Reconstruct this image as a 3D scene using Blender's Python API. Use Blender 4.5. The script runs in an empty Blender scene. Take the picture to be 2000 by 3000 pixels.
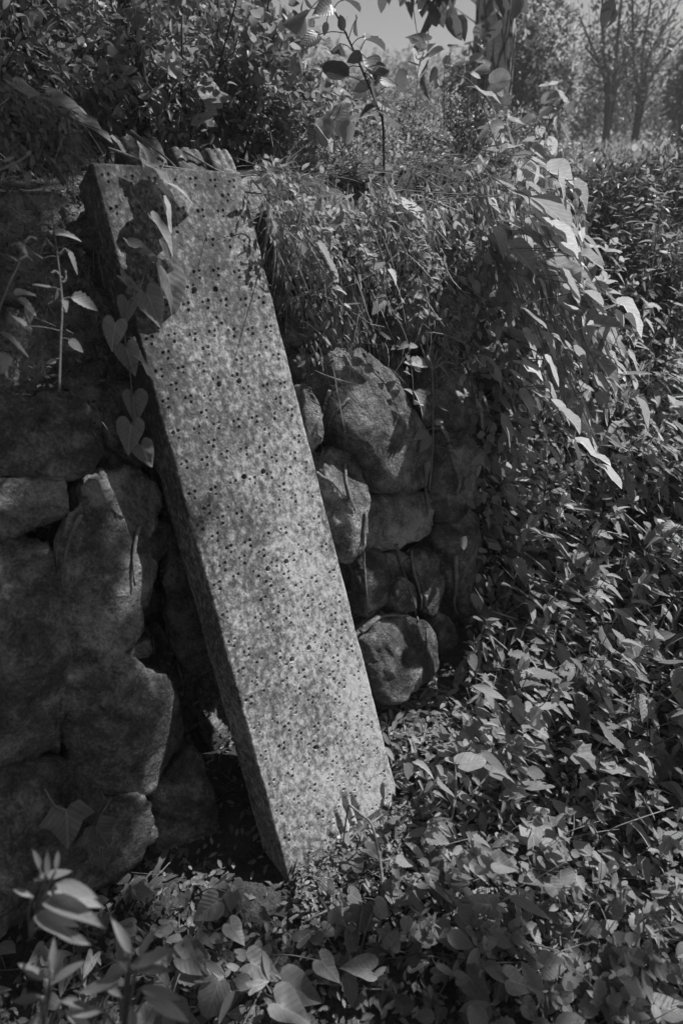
import bpy, math, random
import numpy as np
from mathutils import Vector, Matrix, noise

R = math.radians
rng = random.Random(7)
nrg = np.random.default_rng(7)
SC = bpy.context.scene
COL = SC.collection

# ------------------------------------------------------------------ camera
FPX = 22 / 36 * 3000                       # focal length in photograph pixels (2000 x 3000)
PITCH = math.atan((1500 - 400) / FPX)
CAMH = 1.5
cam_d = bpy.data.cameras.new('camera')
cam = bpy.data.objects.new('camera', cam_d); COL.objects.link(cam)
cam_d.sensor_fit = 'VERTICAL'; cam_d.sensor_height = 36; cam_d.lens = 22
cam_d.clip_start = .02; cam_d.clip_end = 600
cam.location = (0, 0, CAMH); cam.rotation_euler = (math.pi / 2 - PITCH, 0, 0)
cam_d.dof.use_dof = True; cam_d.dof.focus_distance = 1.75; cam_d.dof.aperture_fstop = 2.8
SC.camera = cam

# ------------------------------------------------------------------ frame of the wall: s along it, m out of it
YAW, LEAN = R(41), R(28)
N0 = Vector((math.sin(YAW), -math.cos(YAW), 0))
U = Vector((math.cos(YAW), math.sin(YAW), 0))
Z = Vector((0, 0, 1))

# ------------------------------------------------------------------ light
SUN_EL, SUN_BACK = R(52), R(-8)
sh = U * math.cos(SUN_BACK) - N0 * math.sin(SUN_BACK)
SUN = (sh * math.cos(SUN_EL) + Z * math.sin(SUN_EL)).normalized()
w = bpy.data.worlds.new('World'); SC.world = w; w.use_nodes = True
nt = w.node_tree; nt.nodes.clear()
sky = nt.nodes.new('ShaderNodeTexSky'); sky.sky_type = 'NISHITA'; sky.sun_disc = False
sky.sun_elevation = SUN_EL; sky.sun_rotation = math.atan2(SUN.x, SUN.y)
bw = nt.nodes.new('ShaderNodeRGBToBW'); bg = nt.nodes.new('ShaderNodeBackground'); wo = nt.nodes.new('ShaderNodeOutputWorld')
bg.inputs['Strength'].default_value = .05
nt.links.new(sky.outputs[0], bw.inputs[0]); nt.links.new(bw.outputs[0], bg.inputs[0]); nt.links.new(bg.outputs[0], wo.inputs[0])
sl = bpy.data.lights.new('sun', 'SUN'); sl.energy = 5.0; sl.angle = R(.55); sl.color = (1, 1, 1)
so = bpy.data.objects.new('sun', sl); COL.objects.link(so); so.location = (3, 4, 8)
so.rotation_euler = SUN.to_track_quat('Z', 'Y').to_euler()
vs = SC.view_settings; vs.view_transform = 'Standard'; vs.look = 'None'; vs.gamma = 1; vs.exposure = .25; vs.use_curve_mapping = False
SC.render.engine = 'CYCLES'
SC.cycles.use_denoising = True
SC.cycles.max_bounces = 6; SC.cycles.transparent_max_bounces = 4; SC.cycles.transmission_bounces = 4

# ------------------------------------------------------------------ geometry of sight, used to find where things stand
CP, SP = math.cos(PITCH), math.sin(PITCH)
CAMP = Vector((0, 0, CAMH))
def ray(px, py):
    a, v = (px - 1000) / FPX, (1500 - py) / FPX
    return Vector((a, CP + v * SP, -SP + v * CP))         # per unit of depth
def dep(px, py, d): return CAMP + ray(px, py) * d
def proj(p):
    y, z = p[1], p[2] - CAMH
    d = y * CP - z * SP
    if d < .05: return None
    return 1000 + FPX * p[0] / d, 1500 - FPX * (y * SP + z * CP) / d, d
def hit(px, py, n, q):
    r = ray(px, py); return CAMP + r * ((q - CAMP).dot(n) / r.dot(n))
BATTER = math.atan(.41)
WN = (N0 * math.cos(BATTER) + Z * math.sin(BATTER))        # wall face normal
WT = (Z * math.cos(BATTER) - N0 * math.sin(BATTER))        # up the face
WQ = N0 * -.95
def wall(px, py, off=0): return hit(px, py, WN, WQ + WN * off)
def gnd(px, py, z=0): return hit(px, py, Z, Vector((0, 0, z)))
def sm(m): return Vector((0, 0, 0))
def W3(s, m, z): return U * s + N0 * m + Z * z
def smooth(a, b, x):
    t = min(1, max(0, (x - a) / (b - a))); return t * t * (3 - 2 * t)

# ------------------------------------------------------------------ materials (a black and white photograph: neutral greys)
def mat(name):
    m = bpy.data.materials.new(name); m.use_nodes = True
    t = m.node_tree; t.nodes.clear()
    o = t.nodes.new('ShaderNodeOutputMaterial')
    return m, t, o
def nd(t, typ, **k):
    n = t.nodes.new(typ)
    for a, v in k.items():
        if a in n.inputs: n.inputs[a].default_value = v
        else: setattr(n, a, v)
    return n
def ramp(t, src, stops):
    r = t.nodes.new('ShaderNodeValToRGB'); e = r.color_ramp.elements
    while len(e) < len(stops): e.new(.5)
    for i, (p, v) in enumerate(stops):
        e[i].position = p; e[i].color = (v, v, v, 1)
    t.links.new(src, r.inputs[0]); return r.outputs[0]
def math_(t, op, a, b=None, c=None):
    n = t.nodes.new('ShaderNodeMath'); n.operation = op
    for i, x in enumerate((a, b, c)):
        if x is None: continue
        if isinstance(x, (int, float)): n.inputs[i].default_value = x
        else: t.links.new(x, n.inputs[i])
    return n.outputs[0]
def noise_(t, vec, scale, detail=4, rough=.6, dist=0):
    n = nd(t, 'ShaderNodeTexNoise', Scale=scale, Detail=detail, Roughness=rough, Distortion=dist)
    if vec is not None: t.links.new(vec, n.inputs['Vector'])
    return n.outputs[0]
def bump(t, h, strength, dist, normal=None):
    b = nd(t, 'ShaderNodeBump', Strength=strength, Distance=dist)
    t.links.new(h, b.inputs['Height'])
    if normal is not None: t.links.new(normal, b.inputs['Normal'])
    return b.outputs[0]

def leaf_mat(name, lo, hi, rough=.42, trans=.35, vein=.35, spec=.4, uvs=True):
    m, t, o = mat(name)
    oi = t.nodes.new('ShaderNodeObjectInfo'); ge = t.nodes.new('ShaderNodeNewGeometry')
    rnd = math_(t, 'FRACT', math_(t, 'ADD', oi.outputs['Random'], ge.outputs['Random Per Island']))
    tc = t.nodes.new('ShaderNodeTexCoord')
    base = ramp(t, rnd, [(0, lo), (.6, (lo + hi) / 2), (1, hi)])
    if uvs:
        sp = t.nodes.new('ShaderNodeSeparateXYZ'); t.links.new(tc.outputs['UV'], sp.inputs[0])
        ax = math_(t, 'ABSOLUTE', math_(t, 'SUBTRACT', sp.outputs[0], .5))
        mid = math_(t, 'LESS_THAN', ax, .022)
        lat = math_(t, 'SINE', math_(t, 'MULTIPLY', math_(t, 'SUBTRACT', sp.outputs[1], math_(t, 'MULTIPLY', ax, .85)), 44))
        latm = math_(t, 'SMOOTH_MAX', math_(t, 'SUBTRACT', math_(t, 'MULTIPLY', lat, 4), 3.1), 0, .05)
        v = math_(t, 'MAXIMUM', mid, math_(t, 'MULTIPLY', latm, .7))
        mott = noise_(t, tc.outputs['UV'], 5, 3)
        k = math_(t, 'ADD', math_(t, 'MULTIPLY', v, vein * .75), math_(t, 'MULTIPLY_ADD', mott, .7, .62))
        spots = math_(t, 'GREATER_THAN', noise_(t, tc.outputs['Object'], 55, 2), .72)
        k = math_(t, 'MULTIPLY', k, math_(t, 'SUBTRACT', 1, math_(t, 'MULTIPLY', spots, .45)))
        col = math_(t, 'MULTIPLY', base, k)
        nrm = bump(t, math_(t, 'ADD', math_(t, 'MULTIPLY', lat, .22), mott), .3, .003)
    else:
        col = base; nrm = None
    p = nd(t, 'ShaderNodeBsdfPrincipled', Roughness=rough)
    p.inputs['Specular IOR Level'].default_value = spec
    tr = t.nodes.new('ShaderNodeBsdfTranslucent'); mx = t.nodes.new('ShaderNodeMixShader'); mx.inputs[0].default_value = trans
    t.links.new(col, p.inputs['Base Color'])
    t.links.new(math_(t, 'MULTIPLY', col, 1.5), tr.inputs[0])
    if nrm is not None: t.links.new(nrm, p.inputs['Normal'])
    t.links.new(p.outputs[0], mx.inputs[1]); t.links.new(tr.outputs[0], mx.inputs[2]); t.links.new(mx.outputs[0], o.inputs[0])
    return m

def rough_mat(name, lo, hi, scale, bumpd=.004, stretch=(1, 1, 1), fine=120, rough=.9, spec=.25):
    m, t, o = mat(name)
    tc = t.nodes.new('ShaderNodeTexCoord')
    mp = nd(t, 'ShaderNodeMapping'); mp.inputs['Scale'].default_value = stretch
    t.links.new(tc.outputs['Object'], mp.inputs[0])
    oi = t.nodes.new('ShaderNodeObjectInfo')
    a = noise_(t, mp.outputs[0], scale, 6, .65); b = noise_(t, mp.outputs[0], fine, 3, .6)
    k = math_(t, 'MULTIPLY_ADD', b, .5, math_(t, 'MULTIPLY', a, .55))
    k = math_(t, 'ADD', k, math_(t, 'MULTIPLY', math_(t, 'SUBTRACT', oi.outputs['Random'], .5), .12))
    c = ramp(t, k, [(.36, lo), (.5, (lo + hi) * .45), (.68, hi)])
    p = nd(t, 'ShaderNodeBsdfPrincipled', Roughness=rough); p.inputs['Specular IOR Level'].default_value = spec
    t.links.new(c, p.inputs['Base Color'])
    n1 = bump(t, b, .6, bumpd); t.links.new(bump(t, a, .7, bumpd * 5, n1), p.inputs['Normal'])
    t.links.new(p.outputs[0], o.inputs[0])
    return m

def stone_mat():
    m, t, o = mat('weathered_stone')
    tc = t.nodes.new('ShaderNodeTexCoord'); oi = t.nodes.new('ShaderNodeObjectInfo'); v = tc.outputs['Object']
    big = noise_(t, v, 7, 6, .7, .5); midn = noise_(t, v, 22, 6, .7, .4); fine = noise_(t, v, 150, 4, .7)
    k = math_(t, 'ADD', math_(t, 'MULTIPLY', big, .5), math_(t, 'ADD', math_(t, 'MULTIPLY', midn, .33), math_(t, 'MULTIPLY', fine, .26)))
    k = math_(t, 'ADD', k, math_(t, 'MULTIPLY', math_(t, 'SUBTRACT', oi.outputs['Random'], .5), .09))
    c = ramp(t, k, [(.42, .035), (.52, .12), (.59, .27), (.67, .5)])
    lich = ramp(t, noise_(t, v, 11, 5, .75), [(.57, 0), (.66, 1)])
    mx = t.nodes.new('ShaderNodeMix'); mx.data_type = 'RGBA'
    t.links.new(math_(t, 'MULTIPLY', lich, .5), mx.inputs[0]); t.links.new(c, mx.inputs[6]); mx.inputs[7].default_value = (.36, .36, .36, 1)
    p = nd(t, 'ShaderNodeBsdfPrincipled', Roughness=.9); p.inputs['Specular IOR Level'].default_value = .2
    t.links.new(mx.outputs[2], p.inputs['Base Color'])
    vo = nd(t, 'ShaderNodeTexVoronoi', Scale=55); t.links.new(v, vo.inputs['Vector'])
    n1 = bump(t, fine, .9, .004); n2 = bump(t, midn, 1, .034, n1); n3 = bump(t, vo.outputs[0], .35, .006, n2)
    t.links.new(n3, p.inputs['Normal']); t.links.new(p.outputs[0], o.inputs[0])
    return m

def slab_mat():
    m, t, o = mat('mottled_slab')
    tc = t.nodes.new('ShaderNodeTexCoord'); v = tc.outputs['Object']
    mp = nd(t, 'ShaderNodeMapping'); mp.inputs['Scale'].default_value = (1, .75, 1); t.links.new(v, mp.inputs[0])
    big = noise_(t, mp.outputs[0], 6, 4, .6); midn = noise_(t, mp.outputs[0], 75, 4, .6, .3); fine = noise_(t, mp.outputs[0], 210, 3, .7)
    sp = t.nodes.new('ShaderNodeSeparateXYZ'); t.links.new(v, sp.inputs[0])
    # paler towards the right edge and the foot
    pale_ramp = math_(t, 'ADD', math_(t, 'MULTIPLY', sp.outputs[0], .20), math_(t, 'MULTIPLY', math_(t, 'SUBTRACT', .9, sp.outputs[1]), .07))
    mp2 = nd(t, 'ShaderNodeMapping'); mp2.inputs['Scale'].default_value = (1, .12, 1); t.links.new(v, mp2.inputs[0])
    streak = noise_(t, mp2.outputs[0], 40, 4, .6)
    k = math_(t, 'ADD', math_(t, 'MULTIPLY', big, .30), math_(t, 'ADD', math_(t, 'MULTIPLY', midn, .44), math_(t, 'MULTIPLY', fine, .26)))
    k = math_(t, 'ADD', math_(t, 'MULTIPLY_ADD', streak, .08, -.04), math_(t, 'ADD', k, pale_ramp))
    c = ramp(t, k, [(.42, .055), (.50, .125), (.56, .27), (.63, .50)])
    p = nd(t, 'ShaderNodeBsdfPrincipled', Roughness=.75); p.inputs['Specular IOR Level'].default_value = .25
    t.links.new(c, p.inputs['Base Color'])
    n1 = bump(t, fine, .5, .002); n2 = bump(t, midn, .45, .004, n1)
    t.links.new(n2, p.inputs['Normal']); t.links.new(p.outputs[0], o.inputs[0])
    return m

def bark_mat():
    m, t, o = mat('furrowed_bark')
    tc = t.nodes.new('ShaderNodeTexCoord'); mp = nd(t, 'ShaderNodeMapping'); mp.inputs['Scale'].default_value = (1, 1, .26); t.links.new(tc.outputs['Object'], mp.inputs[0])
    wob = nd(t, 'ShaderNodeTexNoise', Scale=9, Detail=3); t.links.new(mp.outputs[0], wob.inputs['Vector'])
    ad = t.nodes.new('ShaderNodeVectorMath'); ad.operation = 'MULTIPLY_ADD'; t.links.new(wob.outputs['Color'], ad.inputs[0]); ad.inputs[1].default_value = (.07, .07, .07); t.links.new(mp.outputs[0], ad.inputs[2])
    v = nd(t, 'ShaderNodeTexVoronoi', Scale=17); v.feature = 'DISTANCE_TO_EDGE'; t.links.new(ad.outputs[0], v.inputs['Vector'])
    n1 = noise_(t, tc.outputs['Object'], 45, 5, .7); n2 = noise_(t, mp.outputs[0], 7, 4, .6)
    crack = ramp(t, v.outputs['Distance'], [(.03, .06), (.14, 1)])
    c = math_(t, 'MULTIPLY', crack, ramp(t, math_(t, 'ADD', math_(t, 'MULTIPLY', n1, .5), math_(t, 'MULTIPLY', n2, .5)), [(.38, .26), (.5, .48), (.62, .74)]))
    p = nd(t, 'ShaderNodeBsdfPrincipled', Roughness=.9); p.inputs['Specular IOR Level'].default_value = .2
    t.links.new(c, p.inputs['Base Color']); b1 = bump(t, n1, .5, .008); t.links.new(bump(t, crack, .8, .012, b1), p.inputs['Normal'])
    t.links.new(p.outputs[0], o.inputs[0]); return m
M = dict(
    heart=leaf_mat('bindweed_leaf', .22, .42, .45, .55, .6),
    nettle=leaf_mat('nettle_leaf', .22, .46, .5, .48),
    weed=leaf_mat('weed_leaf', .18, .44, .45, .48),
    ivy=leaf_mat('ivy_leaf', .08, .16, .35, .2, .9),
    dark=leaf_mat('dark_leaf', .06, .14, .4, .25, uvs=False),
    shrub=leaf_mat('shrub_leaf', .14, .36, .4, .45, uvs=False),
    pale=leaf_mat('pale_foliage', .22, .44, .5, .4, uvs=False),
    bramble=leaf_mat('bramble_leaf', .09, .19, .4, .25),
    dry=leaf_mat('dry_leaf', .12, .38, .8, .15, .2, .15),
    grass=leaf_mat('grass_blade', .2, .42, .5, .4, uvs=False),
    blossom=leaf_mat('blossom', .5, .7, .8, .3, uvs=False),
    stem=rough_mat('green_stem', .12, .24, 20, .001),
    twig=rough_mat('dead_twig', .10, .30, 30, .001),
    root=rough_mat('woody_root', .10, .28, 25, .003),
    bark=bark_mat(),
    darkbark=rough_mat('dark_bark', .04, .12, 12, .01, (2, 2, .4), 60),
    soil=rough_mat('soil', .02, .09, 14, .01),
    stone=stone_mat(), slab=slab_mat())

# ------------------------------------------------------------------ mesh helpers
def np_mesh(name, V, F, UV=None, m=None, flat=False):
    """V (n,3), F (k,3) triangles, UV per vertex"""
    me = bpy.data.meshes.new(name)
    V = np.asarray(V, np.float32); F = np.asarray(F, np.int32)
    k = F.shape[1]
    me.vertices.add(len(V)); me.vertices.foreach_set('co', V.ravel())
    me.loops.add(F.size); me.loops.foreach_set('vertex_index', F.ravel())
    me.polygons.add(len(F)); me.polygons.foreach_set('loop_start', np.arange(0, F.size, k, dtype=np.int32))
    me.polygons.foreach_set('use_smooth', np.full(len(F), not flat))
    if UV is not None:
        l = me.uv_layers.new(name='uv'); l.data.foreach_set('uv', np.asarray(UV, np.float32)[F.ravel()].ravel())
    me.update(calc_edges=True); me.validate()
    if m is not None: me.materials.append(m)
    return me
def link(name, data, parent=None, mw=None, loc=None):
    o = bpy.data.objects.new(name, data); COL.objects.link(o)
    if parent is not None: o.parent = parent
    if mw is not None: o.matrix_basis = mw
    if loc is not None: o.location = loc
    return o
def tag(o, label=None, cat=None, group=None, kind=None):
    if label: o['label'] = label
    if cat: o['category'] = cat
    if group: o['group'] = group
    if kind: o['kind'] = kind
    return o
def empty(name, loc, label, cat, group=None):
    return tag(link(name, None, loc=loc), label, cat, group)

def tube(pts, rads, sides=6, jit=0):
    pts = [Vector(p) for p in pts]; V = []; F = []
    a = Vector((.3, .2, 1)).normalized()
    for i, p in enumerate(pts):
        t = (pts[min(i + 1, len(pts) - 1)] - pts[max(i - 1, 0)]).normalized()
        x = t.cross(a)
        if x.length < .05: x = t.cross(Vector((1, 0, 0)))
        x.normalize(); y = t.cross(x)
        for k in range(sides):
            an = 2 * math.pi * k / sides
            r = rads[i] * (1 + (rng.uniform(-jit, jit) if jit else 0))
            V.append(p + (x * math.cos(an) + y * math.sin(an)) * r)
    for i in range(len(pts) - 1):
        for k in range(sides):
            b0, b1 = i * sides + k, i * sides + (k + 1) % sides
            F += [(b0, b1, b1 + sides), (b0, b1 + sides, b0 + sides)]
    n = len(V); V += [pts[0], pts[-1]]
    for k in range(sides):
        F.append((n, (k + 1) % sides, k)); e = (len(pts) - 1) * sides
        F.append((n + 1, e + k, e + (k + 1) % sides))
    return [tuple(v) for v in V], F
def tubes_mesh(name, lst, m, sides=5, jit=0):
    V = []; F = []
    for pts, rads in lst:
        v, f = tube(pts, rads, sides, jit); b = len(V)
        V += v; F += [(x + b, y + b, z + b) for x, y, z in f]
    return np_mesh(name, V, F, None, m)
def spline(pts, n=5):
    """Catmull-Rom through the points"""
    P = [Vector(p) for p in pts]; P = [P[0] * 2 - P[1]] + P + [P[-1] * 2 - P[-2]]; out = []
    for i in range(1, len(P) - 2):
        for k in range(n):
            t = k / n; a, b, c, d = P[i - 1], P[i], P[i + 1], P[i + 2]
            out.append(.5 * ((2 * b) + (c - a) * t + (2 * a - 5 * b + 4 * c - d) * t * t + (3 * b - a - 3 * c + d) * t ** 3))
    out.append(P[-2]); return out

# ---- leaf templates: x across, y from stalk (0) to tip (1), z face up
def fan_leaf(half, cen=(0, .16), fold=.25, curl=-.25, wave=.03, seed=0):
    r = random.Random(seed)
    out = [(x, y) for x, y in half] + [(-x, y) for x, y in half[-2:0:-1]]
    n = len(out); V = []; UV = []
    def zz(x, y): return fold * abs(x) * (1 - .5 * abs(x)) + curl * max(0, y) ** 2 * .6 + wave * math.sin(9 * y + 7 * x + seed)
    V.append((cen[0], cen[1], zz(*cen)))
    for f in (.52, 1):
        for x, y in out:
            xx, yy = cen[0] + (x - cen[0]) * f, cen[1] + (y - cen[1]) * f
            V.append((xx, yy, zz(xx, yy) + (r.uniform(-.012, .012) if f == 1 else 0)))
    F = []
    for k in range(n):
        j = (k + 1) % n
        F += [(0, 1 + j, 1 + k), (1 + k, 1 + j, 1 + n + j), (1 + k, 1 + n + j, 1 + n + k)]
    F = [(a, c, b) for a, b, c in F]
    UV = [(.5 + v[0] * .9, .2 + v[1] * .8) for v in V]
    return np.array(V), np.array(F), np.array(UV)
def row_leaf(n, width, power=.8, peak=.38, teeth=0, fold=.3, curl=-.3, seed=0, cols=2, twist=0):
    V = []; F = []; UV = []
    m = 2 * cols // 2
    for i in range(n + 1):
        y = i / n
        wv = (math.sin(math.pi * y ** (math.log(.5) / math.log(peak)))) ** power if 0 < y < 1 else .04 * (y == 0)
        if teeth and 0 < i < n: wv *= 1 + teeth * (1 if i % 2 else -1)
        for c in range(-cols // 2 if cols > 1 else -1, (cols // 2 if cols > 1 else 1) + 1):
            q = c / (cols // 2)
            x = q * wv * width; z = fold * abs(x) + curl * y * y * .5 + twist * x * y + .015 * math.sin(7 * y + seed) * abs(q)
            V.append((x, y + (-.03 * abs(q) if teeth else 0), z)); UV.append((.5 + q * .5 * wv, y))
    c = cols + 1
    for i in range(n):
        for k in range(cols):
            a = i * c + k; F += [(a, a + 1, a + c + 1), (a, a + c + 1, a + c)]
    return np.array(V), np.array(F), np.array(UV)
HEART = [(0, 0), (.05, -.11), (.16, -.22), (.30, -.22), (.41, -.10), (.43, .08), (.38, .28), (.28, .5), (.15, .74), (.05, .92), (0, 1)]
ARROW = [(0, 0), (.05, -.14), (.17, -.3), (.31, -.3), (.33, -.16), (.30, .02), (.28, .25), (.22, .5), (.12, .75), (.04, .92), (0, 1)]
IVYH = [(0, 0), (.1, -.15), (.3, -.18), (.42, -.02), (.6, .2), (.36, .36), (.27, .52), (.16, .74), (.06, .92), (0, 1)]
ROUND = [(0, 0), (.06, -.1), (.2, -.16), (.38, -.1), (.5, .1), (.53, .34), (.46, .6), (.3, .82), (.12, .95), (0, .98)]
PALM = [(0, 0), (.15, -.1), (.42, -.16), (.62, .06), (.48, .2), (.7, .42), (.42, .46), (.3, .6), (.34, .84), (.12, .86), (0, 1.05)]
T = dict(
    heart=[fan_leaf(HEART, fold=f, curl=c, wave=wv, seed=i) for i, (f, c, wv) in enumerate([(.25, -.25, .03), (.5, -.4, .03), (.12, -.1, .05), (.75, -.3, .03)])],
    arrow=[fan_leaf(ARROW, fold=f, curl=c, wave=wv, seed=i + 5) for i, (f, c, wv) in enumerate([(.3, -.3, .04), (.6, -.5, .04), (.2, .1, .05)])],
    ivy=[fan_leaf(IVYH, fold=.1, curl=-.2, wave=.04, seed=i + 9) for i in range(2)],
    round=[fan_leaf(ROUND, fold=.15, curl=-.15, wave=.03, seed=i + 12) for i in range(2)],
    palm=[fan_leaf(PALM, fold=.12, curl=-.25, wave=.05, seed=i + 15) for i in range(2)],
    nettle=[row_leaf(12, .27, .75, .33, .1, f, c, i) for i, (f, c) in enumerate([(.3, -.35), (.7, -.5), (.15, -.1)])],
    ovate=[row_leaf(7, .30, .8, .4, .03, f, c, i) for i, (f, c) in enumerate([(.3, -.3), (.6, -.5), (.2, .1)])],
    lance=[row_leaf(6, .15, .9, .42, 0, f, c, i) for i, (f, c) in enumerate([(.3, -.4), (.8, -.6), (.2, .0)])],
    small=[row_leaf(3, .22, .9, .45, 0, .4, -.3, i) for i in range(2)],
    tiny=[row_leaf(2, .26, 1, .5, 0, .35, -.2, 0)],
    blade=[row_leaf(5, .009, .6, .3, 0, .5, c, 0) for c in (-.5, -1.1, -.1)])
LM = {}
def leaf_mesh(kind, i, m):
    k = (kind, i, m)
    if k not in LM: LM[k] = np_mesh(kind + '_leaf', *T[kind][i], M[m])
    return LM[k]
def rv(): return Vector((rng.gauss(0, 1), rng.gauss(0, 1), rng.gauss(0, 1)))
def frame(pos, tip, nrm, size, wide=1):
    y = tip.normalized(); x = y.cross(nrm)
    if x.length < 1e-3: x = y.cross(Vector((.3, .5, .8)))
    x.normalize(); z = x.cross(y)
    m = Matrix.Identity(4)
    for r in range(3):
        m[r][0] = x[r] * size * wide; m[r][1] = y[r] * size; m[r][2] = z[r] * size; m[r][3] = pos[r]
    return m
def merged(name, kind, mats, m, parent=None, loc=None, kindtag=None):
    """many leaves as one mesh; mats are matrices, one list per template variant is drawn at random"""
    Vs = []; Fs = []; Us = []; b = 0
    A = np.array([np.array(x) for x in mats]); pick = nrg.integers(0, len(T[kind]), len(A))
    for i, (V, F, UV) in enumerate(T[kind]):
        B = A[pick == i]
        if not len(B): continue
        X = np.einsum('kij,nj->kni', B[:, :3, :3], V) + B[:, None, :3, 3]
        n = len(V)
        Vs.append(X.reshape(-1, 3)); Fs.append((F[None] + (np.arange(len(B)) * n)[:, None, None]).reshape(-1, 3) + b); Us.append(np.tile(UV, (len(B), 1)))
        b += len(B) * n
    me = np_mesh(name, np.concatenate(Vs), np.concatenate(Fs), np.concatenate(Us), M[m])
    o = link(name, me, parent, loc=loc)
    if kindtag: o['kind'] = kindtag
    return o
LOCAL = Matrix.Translation
def put_leaf(root, kind, m, mw, i=None, name='leaf'):
    return link(name, leaf_mesh(kind, rng.randrange(len(T[kind])) if i is None else i, m), root, LOCAL(-root.location) @ mw)
def put_stems(root, name, lst, m, sides=5, jit=0):
    L = root.location
    return link(name, tubes_mesh(name, [([Vector(p) - L for p in pts], r) for pts, r in lst], M[m], sides, jit), root)

# ================================================================== THE SETTING: ground
def sm_of(x, y): p = Vector((x, y, 0)); return U.dot(p), N0.dot(p)
def hgt(x, y):
    s, m = sm_of(x, y)
    zb = 1.40 - .55 * smooth(2.0, 4.2, s) + .022 * min(50, max(0, -m - 4))
    zf = .62 * smooth(1.0, 3.0, s) + .10 * smooth(-.1, -.9, s)
    run = .41 + 1.1 * smooth(2.0, 3.2, s)
    rec = .26 * smooth(.0, .12, s) * (1 - smooth(.8, 1.0, s))
    t = min(1, max(0, (-1.05 - rec - m) / (run * 1.42)))
    z = zf + (zb - zf) * t
    return z + .03 * noise.noise(Vector((x * 3, y * 3, 0))) + .012 * noise.noise(Vector((x * 11, y * 11, 3)))
def build_ground():
    n = 240
    q = np.sinh(np.linspace(-1, 1, n) * 4.6) / math.sinh(4.6)
    xs = q * 80 + .3; ys = q * 80 + 1.2
    V = [(x, y, hgt(x, y)) for y in ys for x in xs]
    F = []
    for j in range(n - 1):
        for i in range(n - 1):
            a = j * n + i; F += [(a, a + 1, a + n + 1), (a, a + n + 1, a + n)]
    o = link('ground', np_mesh('ground', V, F, None, M['soil'])); o['kind'] = 'structure'
build_ground()

# ================================================================== the dry stone wall
wall_root = empty('stone_wall', W3(.8, -.95, 0), 'overgrown rubble stone retaining wall of rounded boulders behind the leaning slab', 'wall')
SV = []; SF = []
def add_stone(poly, off=0., depth=.10, px=True, rough=1., seed=0):
    """poly: outline on the wall face; a rounded boulder standing proud of it by depth and reaching back into the bank"""
    if px: P = [wall(x, y, off) for x, y in poly]
    else: P = [WQ + U * a + WT * b + WN * off for a, b in poly]
    c = sum(P, Vector()) / len(P)
    q = [Vector((U.dot(p - c), WT.dot(p - c))) for p in P]
    q = [v * (1.075 if seed < 40 else 1.11) for v in q]
    q = [r for i in range(len(q)) for r in (q[i].lerp(q[(i + 1) % len(q)], .16), q[i].lerp(q[(i + 1) % len(q)], .84))]
    st = max(.014, sum((q[i] - q[i - 1]).length for i in range(len(q))) / 72); q2 = []
    for i in range(len(q)):
        a, b = q[i], q[(i + 1) % len(q)]; k = max(1, round((b - a).length / st))
        q2 += [a.lerp(b, t / k) for t in range(k)]
    q = [v * (1 + .07 * noise.noise(Vector((v.x * 14 + seed, v.y * 14, 0))) + .035 * noise.noise(Vector((v.x * 37, v.y * 37, seed)))) for v in q2]
    n = len(q); prof = [(.1, 1), (.2, 1), (.3, .995), (.4, .99), (.5, .98), (.59, .965), (.68, .945), (.76, .915), (.83, .87), (.885, .8), (.93, .69), (.965, .53), (.988, .3), (1, .02), (1, -.35), (.96, -.8), (.85, -1.4)]
    size = sum(v.length for v in q) / n
    V = [c + WN * depth]; F = []
    for f, h in prof:
        for v in q:
            V.append(c + U * v.x * f + WT * v.y * f + WN * depth * h)
    tilt = Vector((noise.noise(c * 9), noise.noise(c * 9 + Vector((5, 0, 0))), 0))
    Q = []
    for v in V:
        d = v - c; nn = (d - WN * (d.dot(WN) + .05)).normalized() * .5 + WN * .6
        k = (noise.noise(v * 6 + Vector((seed, 0, 0))) * .034 + (.22 - abs(noise.noise(v * 11 + Vector((0, 0, seed))))) * .040 + noise.noise(v * 24) * .019 + (.2 - abs(noise.noise(v * 48))) * .016 + noise.noise(v * 80) * .004) * rough
        vs_ = Vector((U.dot(v) * 24, WT.dot(v) * 7, WN.dot(v) * 14 + seed)); k += (noise.noise(vs_) * .015 + (.2 - abs(noise.noise(vs_ * 2.3))) * .014) * rough * (1.5 if seed < 200 else 1)
        k -= .02 * rough * max(0, noise.noise(v * 10 + Vector((0, seed, 4))) - .2)
        w_ = v + nn * k * min(1.3, size / .09)
        w_ += WN * depth * .5 * (tilt.x * U.dot(d) + tilt.y * WT.dot(d)) / size
        Q.append(w_ - wall_root.location)
    for t in range(6):                                                 # flat broken faces
        nd_ = (WN + U * rng.uniform(-.42, .42) + WT * rng.uniform(-.42, .42)).normalized()
        dd = sorted((x + wall_root.location - c).dot(nd_) for x in Q); lim = dd[int(len(dd) * rng.uniform(.62, .9))]
        Q = [x - nd_ * max(0, (x + wall_root.location - c).dot(nd_) - lim) * .88 for x in Q]
    for k in range(n): F.append((0, 1 + k, 1 + (k + 1) % n))
    for r in range(len(prof) - 1):
        for k in range(n):
            a, b = 1 + r * n + k, 1 + r * n + (k + 1) % n; F += [(a, a + n, b + n), (a, b + n, b)]
    F = [(a, b, c_) for a, b, c_ in F]
    # outline may run either way round: make normals point out
    area = sum(q[i].x * q[(i + 1) % n].y - q[(i + 1) % n].x * q[i].y for i in range(n))
    if area < 0: F = [(a, c_, b) for a, b, c_ in F]
    b0 = len(SV); SV.extend(x + wall_root.location for x in Q); SF.extend((a + b0, b + b0, c_ + b0) for a, b, c_ in F)
    link('stone', np_mesh('stone', Q, F, None, M['stone']), wall_root)
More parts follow.
